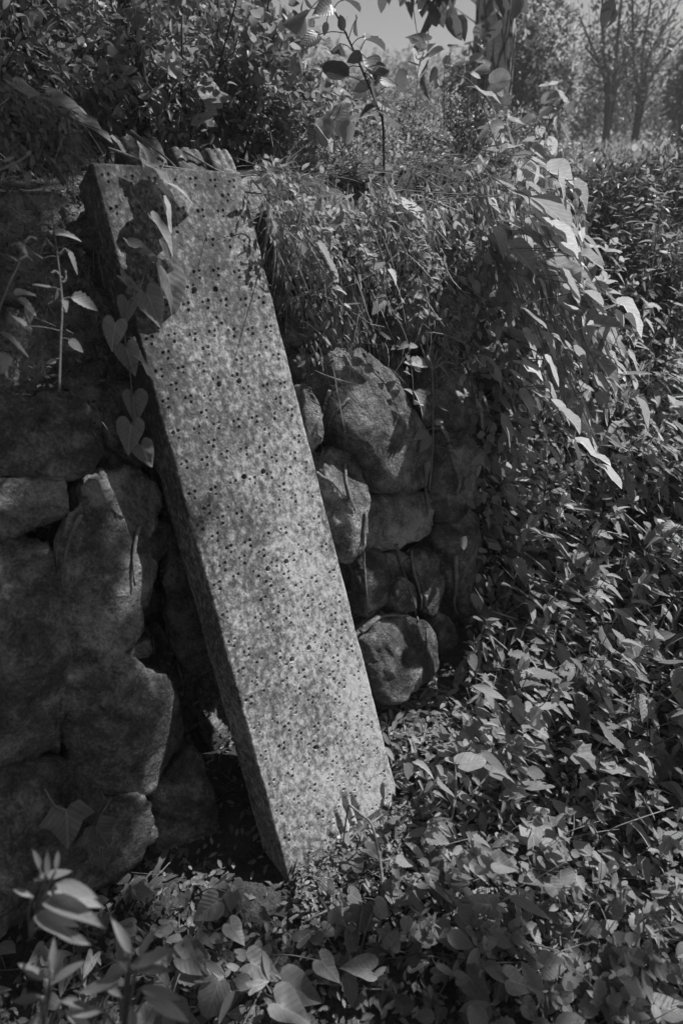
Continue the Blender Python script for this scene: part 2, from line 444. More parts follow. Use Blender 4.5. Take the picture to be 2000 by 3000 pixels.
BOULDER = [(960, 1038), (1014, 1036), (1052, 1060), (1068, 1084), (1106, 1110), (1144, 1168), (1175, 1237), (1202, 1294), (1215, 1351), (1206, 1401), (1175, 1428), (1133, 1441), (1091, 1424), (1053, 1359), (1022, 1313), (985, 1270), (940, 1235), (935, 1180), (945, 1110)]
STONES = [
    # left of the slab
    ([(-40, 1160), (140, 1155), (245, 1190), (278, 1290), (265, 1375), (190, 1395), (100, 1400), (-40, 1390)], 0, .12),
    ([(-30, 1400), (110, 1405), (190, 1402), (190, 1500), (120, 1530), (60, 1568), (-30, 1575)], .01, .10),
    ([(275, 1395), (400, 1382), (462, 1420), (468, 1560), (456, 1700), (430, 1760), (400, 1850), (330, 1885), (210, 1895), (182, 1860), (180, 1700), (195, 1530), (230, 1450)], .0, .10),
    ([(-30, 1595), (60, 1574), (110, 1582), (170, 1645), (178, 1700), (176, 1870), (186, 2010), (178, 2200), (90, 2260), (-30, 2250)], .02, .13),
    ([(192, 1950), (300, 1928), (420, 1932), (480, 1975), (512, 2050), (532, 2150), (515, 2200), (470, 2250), (430, 2325), (300, 2330), (200, 2245), (190, 2100)], .03, .11),
    ([(186, 1896), (330, 1897), (430, 1870), (447, 1905), (420, 1925), (300, 1920), (190, 1944)], -.01, .07),
    ([(-40, 2270), (178, 2225), (310, 2338), (422, 2340), (450, 2420), (420, 2520), (330, 2590), (150, 2600), (-40, 2580)], .03, .12),
    ([(440, 2335), (520, 2220), (560, 2180), (600, 2250), (622, 2400), (605, 2500), (450, 2540)], -.03, .10),
    ([(600, 1990), (650, 1955), (760, 2000), (900, 2100), (930, 2440), (760, 2480), (640, 2470), (622, 2350), (614, 2150), (592, 2080)], -.19, .09),
    ([(-40, 600), (200, 580), (290, 690), (280, 850), (120, 890), (-40, 870)], -.08, .05),
    ([(-40, 885), (130, 905), (280, 870), (325, 1000), (270, 1140), (100, 1148), (-40, 1145)], -.07, .06),
    ([(330, 900), (520, 890), (560, 1240), (480, 1370), (400, 1370), (300, 1300), (290, 1160)], -.09, .08),
    ([(300, 600), (480, 590), (560, 860), (340, 885)], -.08, .09),
    ([(500, 1430), (640, 1420), (720, 1880), (600, 1940), (510, 1930), (480, 1640)], -.12, .08),
    # right of the slab
    (BOULDER, .03, .14),
    ([(925, 1335), (985, 1320), (1025, 1338), (1040, 1370), (1040, 1480), (1032, 1600), (985, 1640), (950, 1560), (925, 1420)], .03, .10),
    ([(1050, 1480), (1120, 1452), (1180, 1440), (1228, 1446), (1236, 1500), (1215, 1570), (1150, 1598), (1090, 1612), (1046, 1590)], -.01, .09),
    ([(1038, 1616), (1100, 1620), (1130, 1700), (1128, 1770), (1070, 1800), (1045, 1780), (1030, 1700)], .0, .08),
    ([(1134, 1715), (1160, 1690), (1195, 1722), (1205, 1786), (1142, 1796)], .02, .07),
    ([(1175, 1640), (1250, 1600), (1272, 1700), (1262, 1790), (1215, 1788), (1195, 1700)], .01, .08),
    ([(1110, 1630), (1165, 1612), (1172, 1690), (1135, 1700)], -.03, .06),
    ([(1055, 1868), (1120, 1812), (1195, 1802), (1240, 1850), (1246, 1930), (1220, 1965), (1150, 1990), (1125, 2030), (1085, 2040), (1060, 1950)], .03, .12),
    ([(1085, 2050), (1150, 2002), (1230, 1972), (1265, 1990), (1250, 2090), (1140, 2130), (1095, 2120)], -.02, .08),
    ([(1252, 1802), (1290, 1792), (1312, 1860), (1300, 1920), (1262, 1900)], .0, .08),
    ([(1268, 1290), (1340, 1270), (1376, 1370), (1370, 1440), (1340, 1505), (1290, 1512), (1266, 1420)], .05, .11),
    ([(1150, 850), (1220, 828), (1252, 890), (1248, 980), (1212, 1020), (1180, 1012), (1158, 930)], .02, .09),
    ([(1250, 760), (1330, 738), (1372, 850), (1376, 900), (1350, 990), (1290, 992), (1258, 930)], .04, .10),
    ([(840, 890), (960, 855), (1060, 866), (1062, 950), (1000, 1010), (900, 1020), (850, 985)], -.05, .08),
    ([(1385, 885), (1430, 872), (1442, 1010), (1402, 1030), (1380, 960)], -.03, .08),
    ([(1070, 720), (1235, 715), (1240, 815), (1150, 842), (1075, 845)], -.06, .08),
    ([(880, 1120), (918, 1170), (928, 1290), (905, 1318), (870, 1230)], .05, .06),
    ([(1290, 1525), (1390, 1500), (1402, 1650), (1350, 1720), (1292, 1700), (1275, 1600)], .0, .09),
    ([(1300, 1730), (1400, 1690), (1425, 1800), (1345, 1845)], -.02, .08),
    ([(1225, 1050), (1360, 1015), (1402, 1150), (1362, 1258), (1272, 1268), (1236, 1180)], -.02, .09),
    ([(860, 700), (1040, 690), (1050, 850), (920, 845), (850, 800)], -.05, .08),
    ([(1085, 870), (1140, 860), (1170, 1010), (1150, 1100), (1090, 1040)], -.06, .07),
    ([(740, 640), (850, 640), (860, 800), (800, 850)], -.06, .08),
    ([(840, 1040), (930, 1040), (925, 1150), (870, 1110)], -.04, .07),
]
for i, (pl, off, dp) in enumerate(STONES): add_stone(pl, off + (.035 if i < 8 else .01), dp * (.55 if i < 14 else .8), seed=i * 3.1)
# the courses behind and beyond them
for j in range(9):
    for i in range(19):
        a = -1.3 + i * .215 + (j % 2) * .1 + rng.uniform(-.03, .03); b = .02 + j * .175 + rng.uniform(-.02, .02)
        if a > 2.35 - .12 * j * (j > 5): continue
        k = rng.randint(7, 9); r0 = rng.uniform(.105, .135)
        poly = [(a + math.cos(x) * r0 * rng.uniform(.85, 1.15), b + math.sin(x) * r0 * .85 * rng.uniform(.85, 1.12)) for x in [2 * math.pi * t / k for t in range(k)]]
        inview = proj(WQ + U * a + WT * b)
        far = inview is None or inview[0] < -60 or a > 1.75
        add_stone(poly, -.02 if far else (-.32 if .02 < a < 1.02 and b < .72 else -.13), .09, px=False, seed=i + j * 20.)
from mathutils.bvhtree import BVHTree
STONES_T = BVHTree.FromPolygons(SV, SF)
def on_stone(px, py, lift=.004):
    d = ray(px, py).normalized(); h = STONES_T.ray_cast(CAMP, d, 4)
    return (h[0] + h[1] * lift - d * lift) if h[0] is not None else wall(px, py, .05)

# ================================================================== the leaning slab
SB = Vector((-.119, .805, 0))
SN = N0 * math.cos(LEAN) + Z * math.sin(LEAN)
ST0 = Z * math.cos(LEAN) - N0 * math.sin(LEAN)
ROLL = R(5)
SU = U * math.cos(ROLL) - ST0 * math.sin(ROLL)
ST = ST0 * math.cos(ROLL) + U * math.sin(ROLL)
SWD, SL, STH = .355, 1.655, .107
def on_slab(px, py, off=0): return hit(px, py, SN, SB + SN * off)
def slab_uv(px, py): p = on_slab(px, py) - SB; return SU.dot(p), ST.dot(p)
def build_slab():
    root = empty('concrete_slab', SB, 'tall mottled concrete slab pitted with small holes leaning against the overgrown stone wall', 'slab')
    root.matrix_basis = Matrix(((SU.x, ST.x, SN.x, SB.x), (SU.y, ST.y, SN.y, SB.y), (SU.z, ST.z, SN.z, SB.z), (0, 0, 0, 1)))
    nx, ny = 210, 960
    y0 = -.14
    xs = np.linspace(0, SWD, nx); ys = np.linspace(y0, SL, ny)
    X, Y = np.meshgrid(xs, ys); H = np.zeros_like(X)
    def dimple(cx, cy, r, dp):
        i0, i1 = np.searchsorted(xs, [cx - r * 2, cx + r * 2]); j0, j1 = np.searchsorted(ys, [cy - r * 2, cy + r * 2])
        if i1 <= i0 or j1 <= j0: return
        d = np.hypot(X[j0:j1, i0:i1] - cx, Y[j0:j1, i0:i1] - cy) / r
        H[j0:j1, i0:i1] -= dp * np.clip(1.25 - d ** 3, 0, 1)
        H[j0:j1, i0:i1] += .0012 * np.exp(-((d - 1.35) / .25) ** 2)
    px_, py_ = .0502, .0345
    rows = int(SL / py_)
    for j in range(rows + 4):
        y = SL - .03 - j * py_
        for i in range(-1, 8):
            x = .022 + i * px_ + (j % 2) * px_ / 2
            if x < .012 or x > SWD - .01: continue
            if j % 2 and rng.random() < .62: continue
            if rng.random() < .07: continue
            jx, jy = rng.gauss(0, .0012), rng.gauss(0, .0014)
            for dx, dy in ((-.007, .004), (.007, .006), (.003, -.009)):
                if rng.random() < .05: continue
                dimple(x + dx * rng.uniform(.8, 1.15) + jx, y + dy * rng.uniform(.8, 1.2) + jy, rng.choice((.0027, .0030, .0034)) * rng.uniform(.92, 1.1), rng.uniform(.0045, .009))
    for p in [(569, 850), (631, 848), (642, 1126), (701, 1117), (770, 1382), (784, 1667), (838, 1645), (855, 1932), (925, 2190), (1039, 2399), (993, 2447), (905, 1898), (714, 1397)]:
        a, b = slab_uv(*p); dimple(a, b, .0055, .02)
    rs = np.random.default_rng(3)
    for _ in range(500):                                             # scattered pits and grains
        dimple(rs.uniform(0, SWD), rs.uniform(0, SL), rs.uniform(.0022, .004), rs.uniform(-.0008, .0004))
    # broken lower right corner and ragged foot
    ca, cb, cc, ce = slab_uv(1178, 2383), slab_uv(1086, 2490), slab_uv(1160, 2262), slab_uv(1146, 2425)
    for (ax, ay), (bx, by), slope in ((ca, cb, 1.6), (cc, ce, .38), (cb, slab_uv(1000, 2530), 1.2)):
        nxv = np.array([by - ay, -(bx - ax)]); nxv = nxv / np.hypot(*nxv)
        d = (X - ax) * nxv[0] + (Y - ay) * nxv[1]
        if (SWD / 2 - ax) * nxv[0] + (SL / 2 - ay) * nxv[1] > 0: d = -d
        H -= np.clip(d, 0, .09) * slope
    for cx, wd, top in ((.16, .006, .10), (.19, .01, .14), (.215, .007, .12), (.13, .008, .07)):   # grooves at the foot
        H -= .012 * np.exp(-((X - cx - .08 * (top - Y)) / wd) ** 2) * np.clip((top - Y) / .05, 0, 1)
    # softened edges
    ed = np.minimum(X, SWD - X); H -= .004 * np.clip(1 - ed / .005, 0, 1) ** 2
    H -= .004 * np.clip(1 - (SL - Y) / .006, 0, 1) ** 2
    ragged = np.array([[noise.noise(Vector((x * 30, y * 30, 1))) * .0008 + noise.noise(Vector((x * 90, y * 60, 2))) * .0006 for x in xs] for y in ys])
    H += ragged
    # edges wander a little, as a cast and chipped edge does
    ex = np.array([noise.noise(Vector((7, y * 9, 0))) * .0025 + noise.noise(Vector((3, y * 40, 0))) * .0012 for y in ys])
    X2 = X + (ex[:, None] * (X / SWD)) - ex[::-1][:, None] * (1 - X / SWD)
    V = np.stack([X2, Y, H], -1).reshape(-1, 3)
    a = (np.arange(ny - 1)[:, None] * nx + np.arange(nx - 1)[None]).ravel()
    F = np.concatenate([np.stack([a, a + 1, a + nx + 1], 1), np.stack([a, a + nx + 1, a + nx], 1)])
    # sides and back
    Vb = V.copy(); rim = list(range(nx)) + [j * nx + nx - 1 for j in range(1, ny)] + [(ny - 1) * nx + i for i in range(nx - 2, -1, -1)] + [j * nx for j in range(ny - 2, 0, -1)]
    n0_ = len(V); k = len(rim)
    B = V[rim].copy(); B[:, 2] = -STH + .004 * rs.standard_normal(k) * .3
    F2 = []
    for i in range(k):
        j = (i + 1) % k
        F2 += [(rim[i], n0_ + i, n0_ + j), (rim[i], n0_ + j, rim[j])]
    c_ = n0_ + k; Vall = np.concatenate([V, B, [[SWD / 2, SL / 2, -STH]]])
    F2 += [(c_, n0_ + (i + 1) % k, n0_ + i) for i in range(k)]
    me = np_mesh('slab_body', Vall, np.concatenate([F, np.array(F2)]), None, M['slab'])
    body = link('slab_body', me, root)
    # the rim faces must not share shading with the face
    vals = np.ones(len(me.polygons), bool); vals[len(F):] = False; me.polygons.foreach_set('use_smooth', vals)
    # three rounded ribs that curl back over the top end, each with two grooves
    for (xa, xb, lift) in ((.092, .176, .062), (.200, .272, .046), (.288, SWD - .004, .050)):
        cols, segs = 18, 14; Vl = []; Fl = []
        for s_ in range(segs + 1):
            t = s_ / segs; an = t * 1.9
            rad = .045
            yy = SL - .012 + lift * min(1, t * 2.5) + math.sin(min(an, math.pi / 2)) * rad * .7
            zz = -(1 - math.cos(an)) * rad * 1.25 - .002
            for c in range(cols + 1):
                q = c / cols; x = xa + (xb - xa) * q
                g = .007 * (math.exp(-((q - .33) / .055) ** 2) + math.exp(-((q - .7) / .055) ** 2)) * smooth(.05, .3, t)
                rnd = .006 * (abs(2 * q - 1) ** 6)
                dn = .0018 * noise.noise(Vector((x * 60, t * 6, 5)))
                Vl.append((x, yy - (g + rnd + dn) * math.sin(min(an, 1.57)), zz - (g + rnd + dn) * math.cos(min(an, 1.57))))
        nf = len(Vl)
        Vl += [(x, y - .028 * math.sin(min(1.57, 1.9 * (i // (cols + 1)) / segs)) - .004, z - .028) for i, (x, y, z) in enumerate(Vl[:nf])]
        w_ = cols + 1
        def q4(a, b, c, d): return [(a, b, c), (a, c, d)]
        for s_ in range(segs):
            for c in range(cols):
                a = s_ * w_ + c
                Fl += q4(a, a + 1, a + w_ + 1, a + w_); Fl += q4(nf + a, nf + a + w_, nf + a + w_ + 1, nf + a + 1)
            a = s_ * w_; Fl += q4(a, a + w_, nf + a + w_, nf + a)
            a = s_ * w_ + cols; Fl += q4(a, nf + a, nf + a + w_, a + w_)
        for c in range(cols):
            a = segs * w_ + c; Fl += q4(a, a + 1, nf + a + 1, nf + a); Fl += q4(c + 1, c, nf + c, nf + c + 1)
        link('curled_rib', np_mesh('curled_rib', Vl, Fl, None, M['slab']), root)
    return root
slab = build_slab()

# ================================================================== plants
TOCAM = lambda p: (CAMP - p).normalized()
FACE = {'sun': SUN, 'up': Z}
def vine(name, label, cat, stem_px, leaves, plane, m='heart', group=None, stem_r=.0016, stem_m='stem', kinds=('heart', 'arrow')):
    """a climbing or trailing stem and single leaves: every leaf is (base px, tip px, lift at base, lift at tip, facing)"""
    P = [plane(x, y, o) for x, y, o in stem_px]
    root = empty(name, P[0], label, cat, group)
    S = spline(P, 5); put = [(S, [stem_r * 1.2 - stem_r * .5 * i / len(S) for i in range(len(S))])]
    for lf in leaves:
        bx, by, tx, ty, o1, o2, f = lf[:7]
        kind = lf[7] if len(lf) > 7 else rng.choice(kinds)
        b = plane(bx, by, o1); t = plane(tx, ty, o2); d = t - b
        nn = TOCAM(b) * (1 - f) + SUN * f + rv() * .12
        near = min(S, key=lambda q: (q - b).length)
        if (near - b).length < .12:
            put.append((spline([near, (near + b) / 2 + Z * .004 + SN * .006, b + d * .02], 3), [stem_r * .55] * 7))
        put_leaf(root, kind, m, frame(b, d, nn, d.length))
    put_stems(root, 'stem', put, stem_m, 5)
    return root
def zc(x, y): return x * .3827 + 200, y * .3827 + 400                 # detail crops of the photograph back to its own pixels
def r3(x, y): return x * .638, y * .638 + 750
def r1(x, y): return x * .638, y * .638
LV = []
for a, b, o1, o2, f, k in [
    ((635, 240), (540, 25), .03, .055, .15, 'heart'), ((690, 285), (985, 500), .05, .03, .35, 'heart'), ((695, 372), (818, 500), .045, .03, 1.3, 'arrow'),
    ((735, 520), (815, 745), .05, .03, .8, 'arrow'), ((650, 650), (850, 880), .055, .05, .75, 'heart'), ((745, 815), (872, 1110), .045, .02, .4, 'heart'),
    ((510, 852), (765, 970), .05, .05, .9, 'arrow'), ((700, 992), (735, 1272), .045, .02, .5, 'heart'), ((757, 1062), (852, 1392), .035, .012, .3, 'heart'),
    ((425, 1080), (560, 1200), .05, .05, .2, 'arrow'), ((600, 1205), (730, 1475), .03, .012, .1, 'heart'), ((455, 1262), (435, 1440), .03, .03, 0, 'heart'),
    ((362, 1430), (330, 1650), .04, .03, 0, 'heart')]:
    LV.append(zc(*a) + zc(*b) + (o1 - .006, max(.012, o2 - .012), f + .25, k))
for a, b, o1, o2, f, k in [((580, 420), (620, 555), .03, .02, 0, 'heart'), ((655, 495), (762, 638), .04, .03, .9, 'arrow'), ((612, 640), (628, 775), .01, .0, 0, 'heart'),
    ((600, 772), (590, 918), .0, -.01, 0, 'heart'), ((650, 868), (700, 978), -.02, -.03, 0, 'heart'), ((612, 395), (650, 462), .03, .03, .8, 'arrow')]:
    LV.append(r3(*a) + r3(*b) + (o1, o2, f, k))
sv = [zc(740, 190) + (.02,), zc(690, 310) + (.03,), zc(610, 430) + (.035,), zc(600, 520) + (.03,), zc(622, 640) + (.03,), zc(612, 860) + (.03,), zc(600, 960) + (.03,), zc(560, 1130) + (.03,), zc(470, 1300) + (.03,), zc(430, 1480) + (.03,), r3(600, 560) + (.02,), r3(612, 700) + (.01,), r3(620, 880) + (-.01,)]
vine('bindweed_vine', 'bindweed vine with heart shaped leaves hanging down over the upper left edge of the slab', 'vine', sv, LV, on_slab)
trail = []
for a, b in [((75, 392), (238, 497)), ((240, 452), (418, 528)), ((372, 550), (523, 640)), ((545, 650), (575, 700))]:
    trail.append(r1(*a) + r1(*b) + (.07, .10, .75, 'arrow'))
vine('bindweed_vine', 'short bindweed trail of wide leaves creeping along the wall top left of the slab', 'vine',
     [r1(30, 380) + (.05,), r1(230, 450) + (.06,), r1(370, 545) + (.06,), r1(560, 660) + (.05,)], [t[:7] + ('heart',) for t in trail], lambda x, y, o: wall(x, y, o - .02))

# ---- nettles with single leaves
def nettle(label, stem, leaves, tassels=(), group=None, name='nettle_plant', m='nettle', kind='nettle', r=.0022, cat='nettle', face=.55):
    P = [Vector(p) for p in stem]
    root = empty(name, P[0], label, cat, group)
    S = spline(P, 5); lst = [(S, [r * (1.2 - .7 * i / len(S)) for i in range(len(S))])]
    for b, t, f in leaves:
        d = t - b; nn = SUN * f + TOCAM(b) * (1 - f) + rv() * .15
        near = min(S, key=lambda q: (q - b).length)
        lst.append((spline([near, (near + b) / 2 + Z * .003, b + d * .02], 3), [r * .4] * 7))
        put_leaf(root, kind, m, frame(b, d, nn, d.length))
    put_stems(root, 'stem', lst, 'stem', 5)
    if tassels:
        put_stems(root, 'flower_tassel', [(spline(t, 4), [.0024] * (4 * (len(t) - 1) + 1)) for t in tassels], 'stem', 5, .5)
    return root
def pl(off): return lambda x, y: wall(x * 2000 / 1568, y * 2000 / 1568, off)
q = pl(.22)
nettle('flowering nettle stalk standing in sunlight before the dark stones left of the slab', [q(136, 900), q(140, 780), q(143, 690), q(133, 590), q(121, 500), q(118, 455)],
       [(q(100, 595), q(72, 575), .9), (q(150, 572), q(188, 630), .7), (q(128, 540), q(190, 542), .9), (q(118, 660), q(72, 652), .9), (q(148, 685), q(155, 718), .6), (q(165, 684), q(232, 708), .5), (q(135, 665), q(130, 690), .9),
        (q(160, 780), q(193, 810), .3), (q(128, 828), q(108, 835), .4), (q(60, 750), q(30, 720), .5)],
       [[q(119, 480), q(105, 468), q(92, 478)], [q(119, 470), q(133, 462), q(138, 475)], [q(122, 500), q(100, 505), q(85, 520)], [q(124, 520), q(140, 510), q(150, 525)], [q(121, 480), q(117, 460), q(121, 448)], [q(130, 570), q(115, 560), q(105, 548)], [q(133, 585), q(150, 572), q(157, 580)], [q(143, 640), q(130, 625), q(118, 628)], [q(143, 650), q(152, 640), q(150, 620)]])
q = pl(.30)
nettle('paler nettle stalk bending in from the left picture edge below the wall top', [q(-60, 860), q(-20, 760), q(18, 660), q(42, 610), q(55, 560)],
       [(q(0, 765), q(78, 815), .85), (q(40, 690), q(90, 720), .6), (q(35, 680), q(85, 670), .7), (q(20, 815), q(-30, 870), .8), (q(40, 560), q(70, 590), .6), (q(-10, 810), q(28, 868), .8), (q(40, 600), q(5, 575), .9), (q(60, 700), q(75, 745), .5)],
       [[q(55, 560), q(70, 545), q(85, 552)], [q(50, 575), q(35, 560), q(25, 565)], [q(45, 600), q(62, 590), q(75, 600)]])
nettle('thin nettle tip with two narrow leaves at the left edge under the trailing vine', [q(-40, 405), q(0, 390), q(40, 372), q(65, 355)],
       [(q(10, 372), q(35, 358), .9), (q(30, 374), q(50, 392), .7), (q(62, 356), q(74, 346), .6)])
q = pl(.13)
def curve(a, b, c): return [a, b, c]
nettle('tall nettle with drooping flower tassels standing before the big boulder right of the slab', [q(985, 1125), q(993, 1040), q(994, 950), q(993, 880), q(990, 800), q(988, 742)],
       [(q(978, 838), q(932, 826), .7), (q(1008, 842), q(1040, 868), .8), (q(985, 930), q(968, 900), .8), (q(1000, 975), q(1020, 962), .6), (q(980, 990), q(950, 1010), .5), (q(1030, 1035), q(1065, 1055), .8), (q(1010, 985), q(1038, 1010), .7), (q(985, 900), q(955, 905), .8),
        (q(998, 930), q(1035, 945), .7), (q(985, 1000), q(965, 1040), .4), (q(1000, 905), q(1024, 900), .8)],
       [[q(988, 750), q(1005, 735), q(1018, 762)], [q(988, 760), q(970, 745), q(958, 775)], [q(990, 790), q(1010, 760), q(1030, 800)], [q(992, 850), q(985, 810), q(978, 780)], [q(992, 850), q(1000, 815), q(1006, 800)], [q(992, 850), q(1012, 820), q(1025, 815)], [q(992, 850), q(975, 820), q(965, 790)], [q(990, 770), q(1020, 745), q(1052, 790)], [q(992, 850), q(1020, 830), q(1044, 838)]])
q = pl(.16)
nettle('toothed nettle sprig hanging beside the tall nettle above the boulder', [q(850, 520), q(880, 600), q(885, 680), q(930, 770), q(945, 850), q(950, 930)],
       [(q(945, 830), q(965, 820), .8), (q(950, 900), q(985, 960), .7), (q(940, 860), q(928, 850), .8), (q(945, 905), q(930, 890), .7), (q(885, 690), q(905, 725), .8), (q(880, 690), q(855, 720), .8), (q(890, 620), q(915, 650), .8), (q(880, 600), q(858, 620), .8), (q(905, 730), q(925, 745), .8),
        (q(950, 930), q(975, 925), .8), (q(935, 790), q(915, 800), .8), (q(940, 800), q(962, 790), .7)])
nettle('toothed nettle sprig hanging over the wall top right of the slab', [q(700, 540), q(740, 590), q(765, 640), q(785, 700), q(830, 730), q(870, 760)],
       [(q(740, 590), q(790, 640), .7), (q(725, 560), q(765, 600), .9), (q(760, 640), q(745, 665), .7), (q(790, 700), q(812, 715), .9), (q(800, 700), q(830, 695), .9), (q(830, 735), q(850, 760), .8), (q(850, 745), q(885, 750), .9), (q(872, 765), q(900, 780), .8), (q(770, 665), q(800, 670), .8), (q(700, 560), q(690, 590), .7)])

# ---- ivy and small bindweed at the foot of the dark stones
def foot(label, items, stem, off, kind, m, name='ivy_sprig', cat='ivy'):
    q = lambda x, y: on_stone(x * 2000 / 1568, y * 2000 / 1568, .02); root = empty(name, q(*stem[0]), label, cat)
    put_stems(root, 'stem', [(spline([q(*p) for p in stem], 4), [.0018] * (4 * (len(stem) - 1) + 1))], 'stem')
    for bx, by, tx, ty in items:
        b, t = q(bx, by), pl(0)(tx, ty); t = b + (wall(tx * 2000 / 1568, ty * 2000 / 1568) - wall(bx * 2000 / 1568, by * 2000 / 1568)); put_leaf(root, kind, m, frame(b, t - b, TOCAM(b) + rv() * .15, (t - b).length, 1.0))
foot('ivy sprig with one large pale veined leaf low on the stones at bottom left', [(141, 1862, 146, 1948)], [(95, 1810), (120, 1850), (141, 1862)], .14, 'ivy', 'ivy')
foot('ivy sprig of three folded leaves low on the wall beside the pale veined leaf', [(200, 1912, 208, 1952), (225, 1942, 232, 1985), (215, 1890, 245, 1940)], [(240, 1840), (215, 1890), (220, 1950)], .13, 'ivy', 'ivy')

# ---- rows of weeds on the slope
DOWNR = Vector((.8, -.25, -.35))
def weed_proto(seed, kind, h, n, size, bias=1., curl=.25):
    r = random.Random(seed); pts = [Vector((0, 0, 0))]
    d = Vector((r.uniform(-.15, .25), r.uniform(-.25, .1), 1))
    for i in range(5):
        d = (d + Vector((r.uniform(-.1, .16), r.uniform(-.14, .08), -.02))).normalized(); pts.append(pts[-1] + d * h / 5)
    S = spline(pts, 4); lv = []
    lst = [(S, [.0026 * (1.2 - .8 * i / len(S)) * h / .5 for i in range(len(S))])]
    for k in range(n):
        f = .18 + .82 * (k + r.uniform(0, .6)) / n; p = S[min(len(S) - 1, int(f * (len(S) - 1)))]
        an = (k % 2) * math.pi + (k // 2) * math.pi / 2 + r.uniform(-.5, .5)
        out = Vector((math.cos(an), math.sin(an), r.uniform(-.25, .45)))
        sz = size * (1.1 - .55 * f) * r.uniform(.7, 1.2)
        b = p + out.normalized() * sz * .25
        tip = out + DOWNR * bias * r.uniform(.7, 1.6)
        nn = Z * .7 + SUN * .7 + Vector((r.gauss(0, .3), r.gauss(0, .3), r.gauss(0, .3)))
        lst.append(([p, b], [.0009, .0009]))
        lv.append((r.randrange(len(T[kind])), frame(b, tip, nn, sz, r.uniform(.65, 1.1))))
    for k in range(r.randint(4, 7)):                                   # small leaves of the tip
        sz = size * r.uniform(.25, .5); p = S[-1] - Z * r.uniform(0, .05)
        lv.append((r.randrange(len(T[kind])), frame(p, rv() + Z * .8 + DOWNR * .4, Z + rv() * .4, sz)))
    return S, lst, lv, kind
def spawn(proto, stemmesh, name, loc, rz, sc, label, cat, group, m, tilt=(0, 0)):
    root = empty(name, loc, label, cat, group)
    B = Matrix.Rotation(tilt[0], 4, 'X') @ Matrix.Rotation(tilt[1], 4, 'Y') @ Matrix.Rotation(rz, 4, 'Z') @ Matrix.Scale(sc, 4)
    link('stem', stemmesh, root, B)
    for i, mw in proto[2]: link('leaf', leaf_mesh(proto[3], i, m), root, B @ mw)
    return root
PROTO = []
for i in range(9):
    p = weed_proto(100 + i, ('nettle', 'ovate', 'nettle', 'lance', 'ovate', 'nettle', 'ovate', 'nettle', 'lance')[i], rng.uniform(.30, .46), (12, 12, 11, 16, 12, 13, 11, 12, 18)[i], (.115, .10, .12, .12, .10, .11, .105, .10, .11)[i])
    PROTO.append((p, tubes_mesh('stem', p[1], M['stem'], 4)))
KEEP = [(0, 400), (1270, 560), (1390, 900), (1380, 1500), (1330, 1800), (1330, 2020), (1150, 2140), (1195, 2420), (1060, 2520), (880, 2640), (0, 2620)]
def inpoly(x, y, P):
    c = False
    for i in range(len(P)):
        (x0, y0), (x1, y1) = P[i - 1], P[i]
        if (y0 > y) != (y1 > y) and x < (x1 - x0) * (y - y0) / (y1 - y0) + x0: c = not c
    return c
def clear_of_slab(p, h, lean=(0, 0)):
    for f in (0, .35, .7, 1):
        a = proj((p[0] + lean[0] * f, p[1] + lean[1] * f, p[2] + h * f))
        if a and inpoly(a[0] - 25, a[1], KEEP): return False
    return True
placed = []
def try_place(s, m, gap):
    p = U * s + N0 * m; z = hgt(p.x, p.y); p = Vector((p.x, p.y, z - .01))
    if any(abs(p.x - a) < gap and abs(p.y - b) < gap for a, b in placed): return None
    return p
G_SLOPE = 'leafy weeds on the sunlit slope'
n_slope = 0
SLOPE_KINDS = {'nettle': ('tooth leaved nettle among the dense plants on the sunlit slope right of the wall', 'nettle', 'nettles on the sunlit slope'), 'ovate': ('smooth oval leaved weed among the dense plants on the sunlit slope right of the wall', 'weed', 'oval leaved weeds on the sunlit slope'), 'lance': ('narrow leaved weed among the dense plants on the sunlit slope right of the wall', 'weed', 'narrow leaved weeds on the sunlit slope')}
for _ in range(9000):
    if n_slope >= 290: break
    s, m = rng.uniform(.55, 3.6), rng.uniform(-1.9, .75)
    p = try_place(s, m, .058)
    if p is None: continue
    a = proj(p)
    if a is None or not (900 < a[0] < 2250 and 980 < a[1] < 3300) or a[2] < .75: continue
    if noise.noise(p * 3.1) < -.22 and rng.random() < .8: continue
    i = rng.randrange(len(PROTO)); sc = rng.uniform(.5, 1.12)
    if a[1] > 2350: sc *= .62
    h = (PROTO[i][0][0][-1].z) * sc
    if not clear_of_slab(p, h): continue
    placed.append((p.x, p.y)); n_slope += 1
    spawn(*PROTO[i], 'weed_plant', p, rng.uniform(-.5, .5), sc, *SLOPE_KINDS[PROTO[i][0][3]], ('nettle', 'weed', 'nettle', 'weed', 'weed', 'nettle', 'heart', 'nettle', 'weed')[i], (rng.uniform(-.1, .25), rng.uniform(0, .35)))

